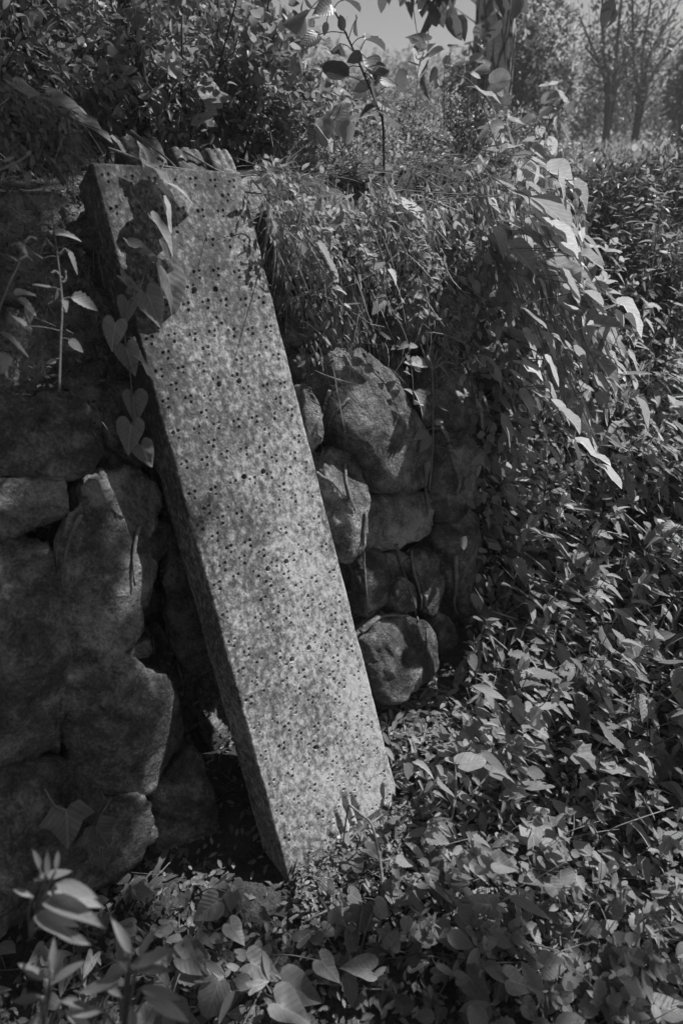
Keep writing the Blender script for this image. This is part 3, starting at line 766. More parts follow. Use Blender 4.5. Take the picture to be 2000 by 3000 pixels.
# ---- plants with broad lobed leaves, and dead stalks, among the weeds
n_l = 0
for _ in range(2000):
    if n_l >= 11: break
    s, m = rng.uniform(.75, 3.2), rng.uniform(-1.2, .5); p = U * s + N0 * m; p.z = hgt(p.x, p.y); a = proj(p + Z * .2)
    if a is None or not (1080 < a[0] < 1990 and 1050 < a[1] < 2700) or a[2] < 1.5 or inpoly(a[0] - 60, a[1], KEEP) or not clear_of_slab(p, .3): continue
    n_l += 1; root = empty('lobed_leaf_plant', p, 'plant with a few broad lobed leaves among the weeds on the slope', 'plant', 'lobed leaf plants on the slope'); lst = []
    h = rng.uniform(.12, .26)
    for k in range(rng.randint(3, 6)):
        e = p + Vector((rng.gauss(.03, .06), rng.gauss(-.02, .06), h * rng.uniform(.6, 1.1)))
        lst.append((spline([p, p.lerp(e, .6) + Z * .02, e], 4), [.0017] * 9))
        put_leaf(root, rng.choice(('palm', 'palm', 'round', 'ivy')), 'nettle', frame(e, Vector((.8, -.2, -.35)) + rv() * .45, Z + SUN * .6 + rv() * .35, rng.uniform(.045, .085)))
    put_stems(root, 'stem', lst, 'stem', 4)
n_d = 0
for _ in range(2000):
    if n_d >= 16: break
    s, m = rng.uniform(.9, 3.2), rng.uniform(-1.2, .4); p = U * s + N0 * m; p.z = hgt(p.x, p.y); h = rng.uniform(.25, .5); q = p + Vector((rng.gauss(.1, .1), rng.gauss(-.03, .08), h))
    a, b2_ = proj(p), proj(q)
    if a is None or b2_ is None or not (1150 < a[0] < 1990 and 1000 < a[1] < 2800) or inpoly(b2_[0] - 60, b2_[1], KEEP) or inpoly(a[0] - 40, a[1], KEEP): continue
    n_d += 1; root = empty('dead_stalk', p, 'dry dead stalk standing among the green weeds on the slope', 'stalk', 'dead stalks on the slope')
    S = spline([p, p.lerp(q, .5) + rv() * .02, q], 5); lst = [(S, [.0022 - .0001 * k for k in range(len(S))])]
    for k in range(3): b3 = rng.choice(S[4:]); lst.append(([b3, b3 + rv() * .03 + Z * .05], [.0012, .0006]))
    put_stems(root, 'stem', lst, 'twig', 5, .1)

# ---- bindweed curtain at the wall's right end
G_CURT = 'bindweed curtain over the right end of the wall'
n_c = 0
for k in range(24):
    x0 = 1360 + 310 * (k / 24) + rng.uniform(-40, 40); y0 = 520 + (x0 - 1330) * .25 + rng.uniform(-60, 60)
    L = rng.uniform(350, 900) * (1.15 - .4 * (k / 24)); off = .05 + .22 * (k / 24) + rng.uniform(0, .06)
    pts = []
    for i in range(7):
        t = i / 6; pts.append((x0 + L * t * .26 + rng.uniform(-12, 12) + 60 * t * t, y0 + L * t, off + .12 * t))
    W_ = [wall(x, y, o) for x, y, o in pts]; S = spline(W_, 5)
    root = empty('bindweed_vine', W_[0], 'bindweed vine in the hanging curtain of pale leaves at the right end of the wall', 'vine', G_CURT)
    lst = [(S, [.0014] * len(S))]
    n = rng.randint(6, 10)
    for j in range(n):
        p = S[int((j + rng.random()) / n * (len(S) - 1))] + rv() * .02
        sz = rng.uniform(.07, .135) * (1 if j % 3 else .6)
        tip = Vector((.75, -.15, -.75)) + rv() * .55
        nn = SUN * .9 + TOCAM(p) * .3 + Vector((.1, -.1, .5)) + rv() * .4
        put_leaf(root, rng.choice(('heart', 'arrow', 'arrow', 'ovate')), 'heart', frame(p, tip, nn, sz, rng.uniform(.55, .95)))
    put_stems(root, 'stem', lst, 'stem', 4)

# the wide pale leaves that stand out along the curtain's right edge
def c2(x, y): return x * .638 + 1000, y * .638
def c4(x, y): return x * .638 + 1000, y * .638 + 750
EDGE = [('of three wide pale leaves at the top of the hanging curtain', c2, [(620, 410, 740, 462), (730, 690, 835, 640), (830, 775, 940, 800), (870, 720, 945, 775)]),
    ('of large pale leaves at the outermost upper corner of the curtain', c2, [(945, 785, 1072, 818), (1065, 868, 1142, 966), (1078, 832, 1128, 850), (1085, 835, 1112, 888), (1000, 830, 1050, 960)]),
    ('of broad pale leaves spilling over the upper right curtain edge', c2, [(785, 878, 960, 960), (860, 905, 1072, 1012), (880, 985, 1005, 1072), (985, 1060, 1132, 1195)]),
    ('of pale leaves hanging below the upper corner of the curtain', c2, [(1000, 1140, 1120, 1200), (1100, 1175, 1210, 1195), (1010, 1245, 1092, 1385), (890, 1190, 965, 1292), (785, 1148, 905, 1235)]),
    ('of pale narrow leaves in the sunny upper middle of the curtain', c2, [(430, 990, 490, 1080), (220, 870, 275, 942), (258, 942, 415, 1002), (640, 905, 740, 960), (720, 905, 770, 940), (545, 1040, 585, 1105)]),
    ('of pale pointed leaves halfway down the curtain', c4, [(830, 235, 940, 345), (910, 340, 1002, 472), (832, 362, 912, 460), (900, 100, 962, 200), (1010, 90, 1110, 215), (1110, 160, 1212, 212)]),
    ('of broad lit leaves at mid height of the curtain', c4, [(840, 600, 975, 662), (830, 490, 932, 562), (940, 478, 1012, 592), (815, 640, 900, 732), (940, 600, 1005, 668), (960, 660, 1050, 740)]),
    ('with leaves reaching out low at the right of the curtain', c4, [(1000, 715, 1118, 785), (1062, 868, 1112, 962), (1088, 858, 1230, 972), (1180, 965, 1300, 1050), (905, 760, 960, 865), (930, 860, 1020, 960)]),
    ('of small lit leaves before the curtain right of the tall nettle', c4, [(670, 478, 745, 545), (770, 520, 850, 598), (590, 460, 662, 515), (755, 600, 800, 690), (625, 690, 670, 780), (730, 760, 795, 880), (700, 540, 745, 605)]),
    ('with two wide pale leaves on the slope edge right of the curtain', c4, [(1270, 222, 1392, 290), (1300, 285, 1395, 345), (1250, 250, 1310, 330), (1240, 460, 1305, 545)])]
for lab, cv, it in EDGE:
    L = []
    for bx, by, tx, ty in it:
        b_, t_ = cv(bx, by), cv(tx, ty); o = .11 + .32 * smooth(1330, 1700, b_[0])
        L.append(b_ + t_ + (o, o + .02, .85, rng.choice(('heart', 'ovate', 'arrow', 'heart'))))
    st = [(l[0] - 4, l[1] - 4, l[4] - .01) for l in sorted(L, key=lambda l: l[1])]
    vine('bindweed_vine', 'bindweed vine ' + lab, 'vine', [(st[0][0] - 60, st[0][1] - 40, st[0][2] - .03)] + st, L, wall)

# ---- undergrowth that nobody could count: fills the slope, the wall's right end and the ground
def scatter(name, kind, m, n, fn, size, label=None):
    Ms = []
    for _ in range(n * 4):
        if len(Ms) >= n: break
        r = fn()
        if r is None: continue
        p, tip, nn = r; Ms.append(frame(p, tip, nn, rng.uniform(*size), rng.uniform(.8, 1.15)))
    return merged(name, kind, Ms, m, kindtag='stuff')
def f_slope():
    s, m = rng.uniform(.6, 4.2), rng.uniform(-2.4, .8); p = U * s + N0 * m
    z = hgt(p.x, p.y); p = Vector((p.x, p.y, z + abs(rng.gauss(0, .13))))
    a = proj(p)
    if a is None or inpoly(a[0] - 20, a[1], KEEP) or a[2] < .8 or a[1] < 960: return None
    if a[1] > 2300 and p.z - z > .12: return None
    return p, DOWNR + rv() * .5, Z + SUN * .4 + rv() * .45
scatter('slope_undergrowth', 'nettle', 'nettle', 3000, f_slope, (.025, .06))
scatter('slope_small_leaves', 'small', 'weed', 9000, f_slope, (.015, .03))
def f_stalk():
    r = f_slope()
    if r is None: return None
    p = r[0]; p.z = hgt(p.x, p.y); a = proj(p + Z * .25)
    if a is None or inpoly(a[0] - 40, a[1], KEEP): return None
    return p, Z + Vector((.45, -.2, 0)) + rv() * .35, SUN + rv() * .6
scatter('slope_grass', 'blade', 'grass', 800, f_stalk, (.10, .28))
def f_lance():
    r = f_slope(); return None if r is None else (r[0], DOWNR * 1.2 + rv() * .45, r[2])
scatter('slope_narrow_leaves', 'lance', 'weed', 3200, f_lance, (.04, .10))
def f_curt():
    x = rng.uniform(1330, 1720); y = rng.uniform(520, 1750)
    if x < 1400 + .0 * y and rng.random() < .6: return None
    if y > 900 + (x - 1330) * 2.6 + 300 and x > 1600: return None
    p = wall(x, y, rng.uniform(-.06, .16)); return p, Vector((.5, -.1, -.8)) + rv() * .4, SUN * .5 + TOCAM(p) * .5 + rv() * .4
scatter('curtain_leaves', 'ovate', 'heart', 600, f_curt, (.025, .055))
scatter('curtain_ivy_leaves', 'ovate', 'shrub', 1100, f_curt, (.025, .05))

# ---- ground cover in the shade in front
def f_ground():
    x, y = rng.uniform(-1.2, 1.6), rng.uniform(.25, 1.35)
    s, m = sm_of(x, y)
    if m < -.92: return None
    z = hgt(x, y); p = Vector((x, y, z + rng.uniform(0, .05)))
    if (p - SB - SU * .17).dot(N0) < .02 and .35 < s < .95: return None
    return p, Vector((rng.gauss(0, 1), rng.gauss(0, 1), rng.uniform(-.2, .3))), Z + rv() * .35
scatter('ground_cover', 'heart', 'ivy', 1300, f_ground, (.022, .045))
scatter('ground_cover_small', 'small', 'weed', 5000, f_ground, (.012, .026))
def f_litter():
    x, y = rng.uniform(-1.1, 1.5), rng.uniform(.25, 1.5)
    p = Vector((x, y, hgt(x, y) + rng.uniform(.002, .018))); return p, Vector((rng.gauss(0, 1), rng.gauss(0, 1), 0)) + rv() * .2, Z + rv() * .4
scatter('leaf_litter', 'small', 'dry', 5000, f_litter, (.01, .03))
def f_mound():
    t = rng.random(); px = 880 + 330 * t; py = 2575 - 150 * t + rng.gauss(10, 40); off = rng.uniform(.0, .10) + abs(rng.gauss(0, .04))
    p = on_slab(px, py, off); zz = hgt(p.x, p.y)
    top = zz + .075 * math.exp(-max(0, off - .05) * 9)
    if p.z > top: p.z = zz + rng.uniform(.3, 1) * (top - zz)
    p.z = max(p.z, zz + .004)
    return p, Vector((rng.gauss(0, 1), rng.gauss(0, 1), 0)) + rv() * .25, Z + N0 * .3 + rv() * .5
scatter('debris_at_slab_foot', 'small', 'dry', 3600, f_mound, (.006, .02))
scatter('dead_leaves_at_slab_foot', 'ovate', 'dry', 130, f_mound, (.02, .045))
def f_lit():
    s, m = rng.uniform(.8, 1.15), rng.uniform(-.92, -.55); p = U * s + N0 * m; p.z = hgt(p.x, p.y) + rng.uniform(.003, .03)
    return p, Vector((rng.gauss(0, 1), rng.gauss(0, 1), 0)) + rv() * .25, Z + rv() * .35
scatter('dry_litter_beside_slab', 'lance', 'dry', 700, f_lit, (.02, .06))

G_RUN = 'bindweed runners creeping over the shaded ground'
HERO = [  # base and tip in the photograph, leaf kind: the large leaves of the front
    (545, 2798, 645, 2856, 'heart'), (735, 2822, 830, 2862, 'heart'), (838, 2890, 953, 2932, 'heart'), (500, 2930, 565, 3000, 'ovate'), (640, 2880, 600, 2985, 'round'),
    (940, 2815, 1000, 2880, 'heart'), (128, 2920, 182, 2955, 'ovate'), (812, 2940, 915, 2995, 'heart'), (675, 2710, 720, 2770, 'heart'), (540, 2620, 545, 2668, 'heart'), (680, 2620, 675, 2678, 'heart'),
    (1022, 2620, 1062, 2640, 'round'), (1100, 2650, 1140, 2680, 'round'), (1060, 2655, 1070, 2740, 'palm'), (1188, 2695, 1190, 2745, 'heart'), (1242, 2545, 1310, 2650, 'ovate'), (1340, 2655, 1400, 2722, 'ovate'),
    (1435, 2745, 1412, 2685, 'ovate'), (1440, 2742, 1500, 2775, 'ovate'), (1438, 2748, 1465, 2790, 'ovate'), (1442, 2738, 1460, 2705, 'ovate'), (1560, 2405, 1640, 2500, 'palm'), (1760, 2830, 1835, 2900, 'heart'), (1795, 2920, 1845, 2960, 'round'),
    (1535, 2945, 1585, 2995, 'heart'), (1762, 2775, 1808, 2820, 'ovate'), (1015, 2850, 1040, 2960, 'nettle'), (1490, 2870, 1570, 2900, 'heart'), (1330, 2850, 1370, 2900, 'ovate'), (250, 2470, 318, 2632, 'ivy'), (300, 2690, 310, 2740, 'heart'),
    (1380, 2455, 1440, 2530, 'ovate'), (1480, 2480, 1520, 2470, 'heart'), (1890, 2790, 1960, 2850, 'heart'), (1940, 2600, 1990, 2640, 'nettle')]
rest = HERO[:]
k = 0
while rest:
    grp = [rest.pop(0)]
    rest.sort(key=lambda h: (h[0] - grp[0][0]) ** 2 + (h[1] - grp[0][1]) ** 2)
    while rest and len(grp) < 4 and math.hypot(rest[0][0] - grp[0][0], rest[0][1] - grp[0][1]) < 230: grp.append(rest.pop(0))
    P = [gnd(h[0], h[1], .07) for h in grp]
    base = P[0] + Vector((rng.uniform(-.03, .03), .03, 0)); base.z = hgt(base.x, base.y)
    root = empty('bindweed_runner', base, 'low bindweed runner with a few large leaves creeping over the shaded ground in front', 'plant', G_RUN)
    lst = []
    for h, p in zip(grp, P):
        lift = rng.uniform(-.02, .03); b = gnd(h[0], h[1], .08 + lift); t = gnd(h[2], h[3], .07 + lift - .015); d = t - b
        if d.length > .13: t = b + d.normalized() * .13; d = t - b
        lst.append((spline([base, (base + b) / 2 + Z * .03, b], 4), [.0015] * 9))
        put_leaf(root, h[4], rng.choice(('heart', 'ivy', 'weed')), frame(b, d, Z * .7 + TOCAM(b) * .4 + SUN * .3 + rv() * .15, d.length))
    put_stems(root, 'stem', lst, 'stem', 4)
for k in range(46):
    for _ in range(40):
        px, py = rng.uniform(-60, 2050), rng.uniform(2480, 3080); p = gnd(px, py, 0)
        s, m = sm_of(p.x, p.y)
        if m > -.86 and not inpoly(px, py - 60, KEEP): break
    p.z = hgt(p.x, p.y)
    root = empty('bindweed_runner', p, 'low bindweed runner with a few large leaves creeping over the shaded ground in front', 'plant', G_RUN)
    d = Vector((rng.gauss(0, 1), rng.gauss(0, .5), 0)).normalized(); lst = []; pts = [p + d * t + Z * (.03 + .02 * math.sin(t * 20)) + rv() * .008 for t in (0, .07, .14, .21)]
    S = spline(pts, 4); lst.append((S, [.0014] * len(S)))
    for j in range(rng.randint(4, 7)):
        q0 = rng.choice(S); b = q0 + Vector((rng.gauss(0, .025), rng.gauss(0, .025), rng.uniform(.01, .06)))
        lst.append(([q0, b], [.0009, .0009]))
        put_leaf(root, rng.choice(('heart', 'nettle', 'ovate', 'arrow', 'lance', 'ovate')), rng.choice(('heart', 'nettle', 'weed')), frame(b, Vector((rng.gauss(.3, 1), rng.gauss(-.3, .7), rng.uniform(-.6, .2))), Z * .8 + TOCAM(b) * .4 + rv() * .35, rng.uniform(.025, .068)))
    put_stems(root, 'stem', lst, 'stem', 4)

# ---- the soft near plants of the lower left corner
def near_plant(label, base, leaves, kind='lance', m='weed'):
    root = empty('broadleaf_seedling', base, label, 'plant'); lst = []
    for b, t in leaves:
        d = t - b; lst.append((spline([base, (base + b) / 2 + Z * .01, b + d * .03], 3), [.0018] * 7))
        put_leaf(root, kind, m, frame(b, d, Z * .6 + TOCAM(b) * .6 + rv() * .2, d.length, .85))
    put_stems(root, 'stem', lst, 'stem')
def D(x, y, d): return dep(x * 2000 / 1568, y * 2000 / 1568, d)
d0 = .74
near_plant('out of focus plant with pale pointed leaves fanning right in the lower left corner', D(70, 2150, d0 + .1),
    [(D(95, 2000, d0), D(80, 1950, d0)), (D(110, 2010, d0), D(110, 1955, d0)), (D(130, 2000, d0), D(133, 1955, d0)), (D(130, 2030, d0), D(215, 2050, d0 - .03)), (D(110, 2050, d0), D(240, 2085, d0)), (D(100, 2075, d0), D(222, 2095, d0 - .04)), (D(95, 2090, d0), D(185, 2130, d0)),
     (D(85, 2100, d0), D(150, 2140, d0 - .04)), (D(80, 2020, d0), D(170, 1995, d0 + .02)), (D(75, 2060, d0), D(30, 2040, d0)), (D(120, 2130, d0), D(210, 2170, d0))])
d0 = .76
near_plant('out of focus plant with pale pointed leaves along the bottom edge', D(290, 2400, d0 + .1),
    [(D(300, 2220, d0), D(395, 2180, d0)), (D(310, 2225, d0), D(400, 2230, d0)), (D(290, 2230, d0), D(270, 2150, d0)), (D(320, 2270, d0), D(420, 2290, d0)), (D(280, 2290, d0), D(230, 2250, d0)), (D(330, 2290, d0), D(440, 2340, d0)), (D(270, 2250, d0), D(180, 2280, d0)), (D(300, 2310, d0), D(310, 2400, d0)), (D(240, 2320, d0), D(150, 2330, d0)), (D(320, 2200, d0), D(350, 2140, d0)), (D(300, 2190, d0), D(262, 2110, d0))])
near_plant('out of focus plant with broad leaves at the very bottom left', D(100, 2420, d0 + .1),
    [(D(110, 2250, d0), D(40, 2210, d0)), (D(120, 2260, d0), D(190, 2200, d0)), (D(100, 2290, d0), D(20, 2300, d0)), (D(140, 2300, d0), D(215, 2310, d0)), (D(120, 2230, d0), D(125, 2160, d0)), (D(90, 2320, d0), D(60, 2390, d0)), (D(150, 2320, d0), D(220, 2370, d0))])

# ---- sticks
def stick(label, lines, r, name='dead_twig', grp=None):
    root = empty(name, lines[0][0], label, 'twig', grp)
    for i, l in enumerate(lines):
        S = spline(l, 4); put_stems(root, 'stick' if i == 0 else 'side_twig', [(S, [r * (1 - .35 * i / len(S)) * (1 if k == 0 else .6) for k in [i] for i in range(len(S))])], 'twig', 6, .12)
def z2(x, y, off=.12): return on_slab(700 + x * .3827, 2100 + y * .3827, off)
stick('thin forked dead twig standing upright before the foot of the slab', [[z2(1100, 1420, .17), z2(1090, 1200, .16), z2(1060, 1010, .15), z2(1012, 822, .14), z2(930, 745, .13), z2(838, 668, .12)],
      [z2(1012, 822, .14), z2(1045, 790, .14), z2(1098, 748, .13)], [z2(838, 668, .12), z2(815, 820, .10), z2(792, 1000, .08)]], .0042)
def g2(x, y, z=.03): return gnd(700 + x * .3827, 2100 + y * .3827, z)
stick('short pale stick lying against the standing twig by the slab foot', [[g2(890, 1205, .02), g2(1030, 1140, .04), g2(1170, 1080, .06)]], .004)
stick('short pale stick lying on bare soil left of the slab foot', [[g2(380, 1560), g2(460, 1510), g2(545, 1468)]], .004)
stick('slender pale shoot lying on the dark ground below the slab', [[g2(500, 1568), g2(640, 1500), g2(790, 1455)]], .0028)
stick('long dry bramble stem slanting down the stones from the slab top', [[wall(735, 520, .0), wall(790, 590, .02), wall(850, 690, .06), wall(905, 775, .14), wall(965, 860, .14)]], .0034)
stick('arching pale grass stem over the slope at lower right', [[gnd(1740, 2480, .1), gnd(1790, 2430, .18), gnd(1880, 2395, .2), gnd(1970, 2365, .18)]], .0016)
for k, (a, b, c) in enumerate([((250, 340), (360, 378), (470, 395)), ((300, 300), (390, 370), (430, 420)), ((420, 345), (520, 400), (590, 402)), ((560, 440), (640, 455), (700, 520)), ((690, 640), (760, 640), (830, 632))]):
    stick('dry fallen stem tangled among the weeds on the wall top', [[wall(*(v * 2000 / 1568 for v in p), .08) for p in (a, b, c)]], .0028, grp='dry stems on the wall top')
# roots on the stones
def rootline(label, pts, r=.004, off=.10):
    root = empty('creeping_root', on_stone(*pts[0]), label, 'root', 'roots creeping down the stones')
    fl = spline([(x, y, 0) for x, y in pts], 6); r *= 1.35; S = [on_stone(p.x + rng.uniform(-2, 2), p.y, r * .6) for p in fl]
    for _ in range(2): S = [S[0]] + [(S[i - 1] + S[i] * 2 + S[i + 1]) / 4 for i in range(1, len(S) - 1)] + [S[-1]]
    put_stems(root, 'stem', [(S, [r * (1.0 - .6 * i / len(S)) for i in range(len(S))])], 'root', 6, .25)
def Z3(*a): return [(x * .3827 + 800, y * .3827 + 900) for x, y in a]
def R6(*a): return [(x * .638 + 1000, y * .638 + 1500) for x, y in a]
for pts, r, off in [(Z3((360, 120), (375, 280), (370, 400), (400, 520), (455, 610)), .0045, .14), (Z3((435, 640), (420, 700), (380, 800), (330, 920), (345, 1000), (385, 1090), (375, 1140)), .0045, .15),
    (Z3((330, 970), (380, 1010), (440, 1050)), .004, .15), (Z3((570, 700), (500, 780), (440, 850), (420, 930)), .0035, .17), (Z3((540, 1200), (560, 1350), (600, 1500), (620, 1560)), .004, .15), (Z3((250, 0), (300, 100), (340, 200), (350, 260)), .008, .12),
    (Z3((1340, 1050), (1380, 1200), (1420, 1330), (1400, 1420)), .006, .17), (Z3((1330, 270), (1400, 450), (1450, 560), (1470, 620)), .004, .16), (Z3((1320, 262), (1450, 280), (1568, 290)), .005, .14),
    (R6((110, 0), (95, 170), (110, 330), (115, 450)), .004, .12), (R6((250, 150), (275, 260), (320, 380), (345, 500)), .005, .12), (R6((320, 180), (335, 300), (370, 400), (360, 480)), .004, .12), (R6((520, 200), (525, 330), (520, 420), (540, 470)), .006, .13),
    (R6((90, 560), (150, 510), (210, 480), (300, 478)), .006, .12), (R6((385, 380), (390, 520), (385, 640)), .004, .12), ([(235, 1510), (210, 1560), (190, 1640), (182, 1710)], .004, .13), ([(410, 1540), (390, 1620), (393, 1715)], .004, .13), (Z3((150, 400), (230, 460), (270, 560), (280, 630)), .005, .16),
    (Z3((340, 1270), (430, 1330), (500, 1400), (540, 1460)), .004, .15), (Z3((1160, 1180), (1165, 1400), (1180, 1600)), .005, .10), (Z3((820, 380), (900, 480), (990, 540)), .003, .12)]:
    rootline('thin woody root or creeper stem clinging to the wall stones', pts, r, off)

# ================================================================== shrubs, bushes and trees
def blob_leaves(c, rad, n, size, up=.5, hang=None, shell=.55, drop=None):
    Ms = []
    while len(Ms) < n:
        v = rv().normalized() * (rng.random() ** (1 - shell))
        p = Vector((c[0] + v.x * rad[0], c[1] + v.y * rad[1], c[2] + v.z * rad[2]))
        if noise.noise(p * (1.6 / max(.25, rad[0] * .5))) < -.12: continue
        if drop and drop(p): continue
        tip = v + rv() * .6 + (hang if hang is not None else Vector((0, 0, -.1)))
        Ms.append(frame(p, tip, Z * up + SUN * .3 + rv() * .6, rng.uniform(*size)))
    return Ms
def shrub(name, label, cat, base, stems, c, rad, n, size, m, kind='small', group=None, stem_m='darkbark', r=.006, **k):
    root = empty(name, base, label, cat, group); lst = []
    for i in range(stems):
        v = rv(); v.z = abs(v.z) + .3; tipp = Vector((c[0] + v.x * rad[0] * .4, c[1] + v.y * rad[1] * .4, c[2] + rad[2] * rng.uniform(.2, .9)))
        b = base + Vector((rng.uniform(-.06, .06), rng.uniform(-.06, .06), 0))
        S = spline([b, b.lerp(tipp, .5) + rv() * .04 * rad[2], tipp], 4); lst.append((S, [r * (1.1 - .8 * j / len(S)) for j in range(len(S))]))
        for _ in range(3):
            q0 = S[rng.randrange(3, len(S))]; lst.append(([q0, q0 + Vector((v.x * .3, v.y * .3, .4)) * rad[2] * .6 + rv() * .1 * rad[2]], [r * .4, r * .15]))
    put_stems(root, 'stem', lst, stem_m, 5)
    Ms = [LOCAL(-base) @ x for x in blob_leaves(c, rad, n, size, **k)]
    merged('foliage', kind, Ms, m, root)
    return root
def tall(x, y, d): p = D(x, y, d); b = p.copy(); b.z = hgt(p.x, p.y) - .02; return b, p
# upper left thicket
for i, (x, y, d, rx, rz, n) in enumerate([(60, 120, 1.95, .34, .30, 1800), (230, 170, 2.1, .36, .26, 2000), (400, 200, 2.2, .34, .26, 1800), (560, 180, 2.3, .34, .28, 1700), (130, 30, 2.3, .42, .3, 1800), (440, 60, 2.6, .4, .3, 1500), (600, 170, 2.5, .20, .2, 700), (300, 40, 2.9, .4, .4, 1500), (-60, 200, 1.8, .3, .35, 1200), (720, 270, 2.5, .3, .12, 700)]):
    b, p = tall(x, y, d)
    shrub('privet_bush', 'leafy privet bush in the shaded thicket on the wall top at upper left', 'bush', b, 9, p, (rx, rx, rz), n, (.025, .05), 'shrub', 'lance' if i % 3 else 'ovate', 'shaded thicket on the wall top', drop=lambda p: p.z < hgt(p.x, p.y))
# dark trees behind the thicket
def tree(name, label, base, trunkpts, r0, crown, n, size, m, kind='small', group=None, bark='darkbark', sides=10, cat='tree', extra=None):
    root = empty(name, base, label, cat, group)
    for i, (pts, ra, rb) in enumerate(trunkpts):
        S = spline(pts, 6); put_stems(root, 'trunk' if i == 0 else 'limb', [(S, [ra + (rb - ra) * j / len(S) for j in range(len(S))])], bark, sides if i == 0 else 6, .06)
    Ms = []
    for c, rad, f in crown: Ms += blob_leaves(c, rad, int(n * f), size)
    if Ms: merged('crown', kind, [LOCAL(-base) @ x for x in Ms], m, root)
    return root
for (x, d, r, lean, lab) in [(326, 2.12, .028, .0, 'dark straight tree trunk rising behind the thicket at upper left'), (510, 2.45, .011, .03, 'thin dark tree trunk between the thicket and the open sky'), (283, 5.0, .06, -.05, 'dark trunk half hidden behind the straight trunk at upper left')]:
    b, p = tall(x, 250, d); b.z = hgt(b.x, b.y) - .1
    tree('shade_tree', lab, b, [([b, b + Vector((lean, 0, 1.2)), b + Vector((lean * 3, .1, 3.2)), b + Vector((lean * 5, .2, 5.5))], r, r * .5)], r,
         [(b + Vector((0, .2, 5.3)), (1.5, 1.5, 1.2), .5), (b + Vector((-.9, .5, 4.1)), (1.1, 1.1, .9), .5)] + ([(Vector((-2.3, .9, 3.5)), (1.5, 1.5, .75), 2.2), (Vector((-2.6, -.6, 2.6)), (.9, 1.0, 1.0), 1.0)] if x == 326 else []), 900, (.12, .2), 'dark', 'small')  # low crowns over the left added out of view to cut sky light
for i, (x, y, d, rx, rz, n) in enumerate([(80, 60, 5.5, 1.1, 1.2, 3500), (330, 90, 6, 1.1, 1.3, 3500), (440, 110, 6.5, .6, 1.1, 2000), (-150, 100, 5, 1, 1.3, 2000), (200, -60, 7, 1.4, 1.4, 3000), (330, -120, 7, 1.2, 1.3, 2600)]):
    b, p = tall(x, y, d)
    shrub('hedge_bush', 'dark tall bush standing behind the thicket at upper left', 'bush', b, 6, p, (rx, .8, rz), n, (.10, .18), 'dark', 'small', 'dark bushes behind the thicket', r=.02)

# weeds and small-leaved bushes on the wall top right of the slab, hanging over the stones
for i, (x, y, d, rx, rz, n, m) in enumerate([(690, 330, 2.35, .20, .12, 1500, 'shrub'), (800, 360, 2.35, .22, .13, 1800, 'pale'), (900, 350, 2.5, .24, .14, 1800, 'shrub'), (1000, 330, 2.7, .26, .16, 1800, 'dark'), (1060, 390, 2.6, .22, .14, 1500, 'dark'), (760, 440, 2.2, .15, .10, 1300, 'pale'), (860, 470, 2.2, .17, .11, 1500, 'pale'),
        (960, 480, 2.25, .17, .12, 1300, 'shrub'), (1080, 470, 2.35, .18, .12, 1100, 'shrub'), (600, 318, 2.3, .13, .06, 800, 'shrub'), (500, 305, 2.3, .14, .06, 800, 'shrub'), (1130, 330, 3.0, .28, .2, 1400, 'pale'), (960, 280, 3.2, .3, .2, 1400, 'pale'), (820, 270, 3.0, .3, .16, 1400, 'pale'), (670, 260, 2.8, .26, .16, 1200, 'shrub')]):
    b, p = tall(x, y, d)
    if b.z > p.z - .03: b.z = p.z - .08
    shrub('small_leaf_bush', 'low small leaved bush in the brush along the wall top right of the slab', 'bush', b, 7, p, (rx, rx * .8, rz), n, (.012, .03), m, 'small', 'brush along the wall top', stem_m='twig', r=.003, drop=lambda p: (lambda a: a is not None and a[0] < 770 and a[1] > 405)(proj(p)))
# sprigs hanging over the stones
for i, (x0, y0, x1, y1) in enumerate([(880, 540, 990, 640), (850, 420, 940, 560), (930, 560, 1000, 700), (800, 560, 880, 690), (1010, 480, 1060, 600), (960, 640, 900, 720), (1000, 600, 1040, 640), (720, 440, 760, 560), (600, 380, 690, 480), (1060, 560, 1090, 700), (660, 470, 720, 600), (780, 470, 830, 600), (900, 470, 960, 560), (1020, 640, 1075, 760), (700, 600, 740, 660), (960, 700, 1040, 800), (1000, 780, 1050, 900)]):
    q = pl(.12); S = spline([q(x0, y0), q((x0 + x1) / 2 + 12, (y0 + y1) / 2 - 10), q(x1, y1)], 6)
    root = empty('hanging_sprig', S[0], 'pale small leaved sprig hanging over the stones from the wall top', 'sprig', 'sprigs hanging over the stones')
    put_stems(root, 'stem', [(S, [.0016] * len(S))], 'stem', 4)
    Ms = []
    for _ in range(70):
        p = rng.choice(S) + rv() * .022; Ms.append(frame(p - root.location, Vector((.4, -.1, -.3)) + rv() * .7, SUN + TOCAM(p) * .5 + rv() * .5, rng.uniform(.012, .032)))
    merged('foliage', 'small', Ms, 'pale', root)
    for _ in range(5):
        p = rng.choice(S); put_leaf(root, 'ovate', 'heart', frame(p, Vector((.5, -.1, -.5)) + rv() * .4, SUN + TOCAM(p) * .4 + rv() * .3, rng.uniform(.03, .06)))

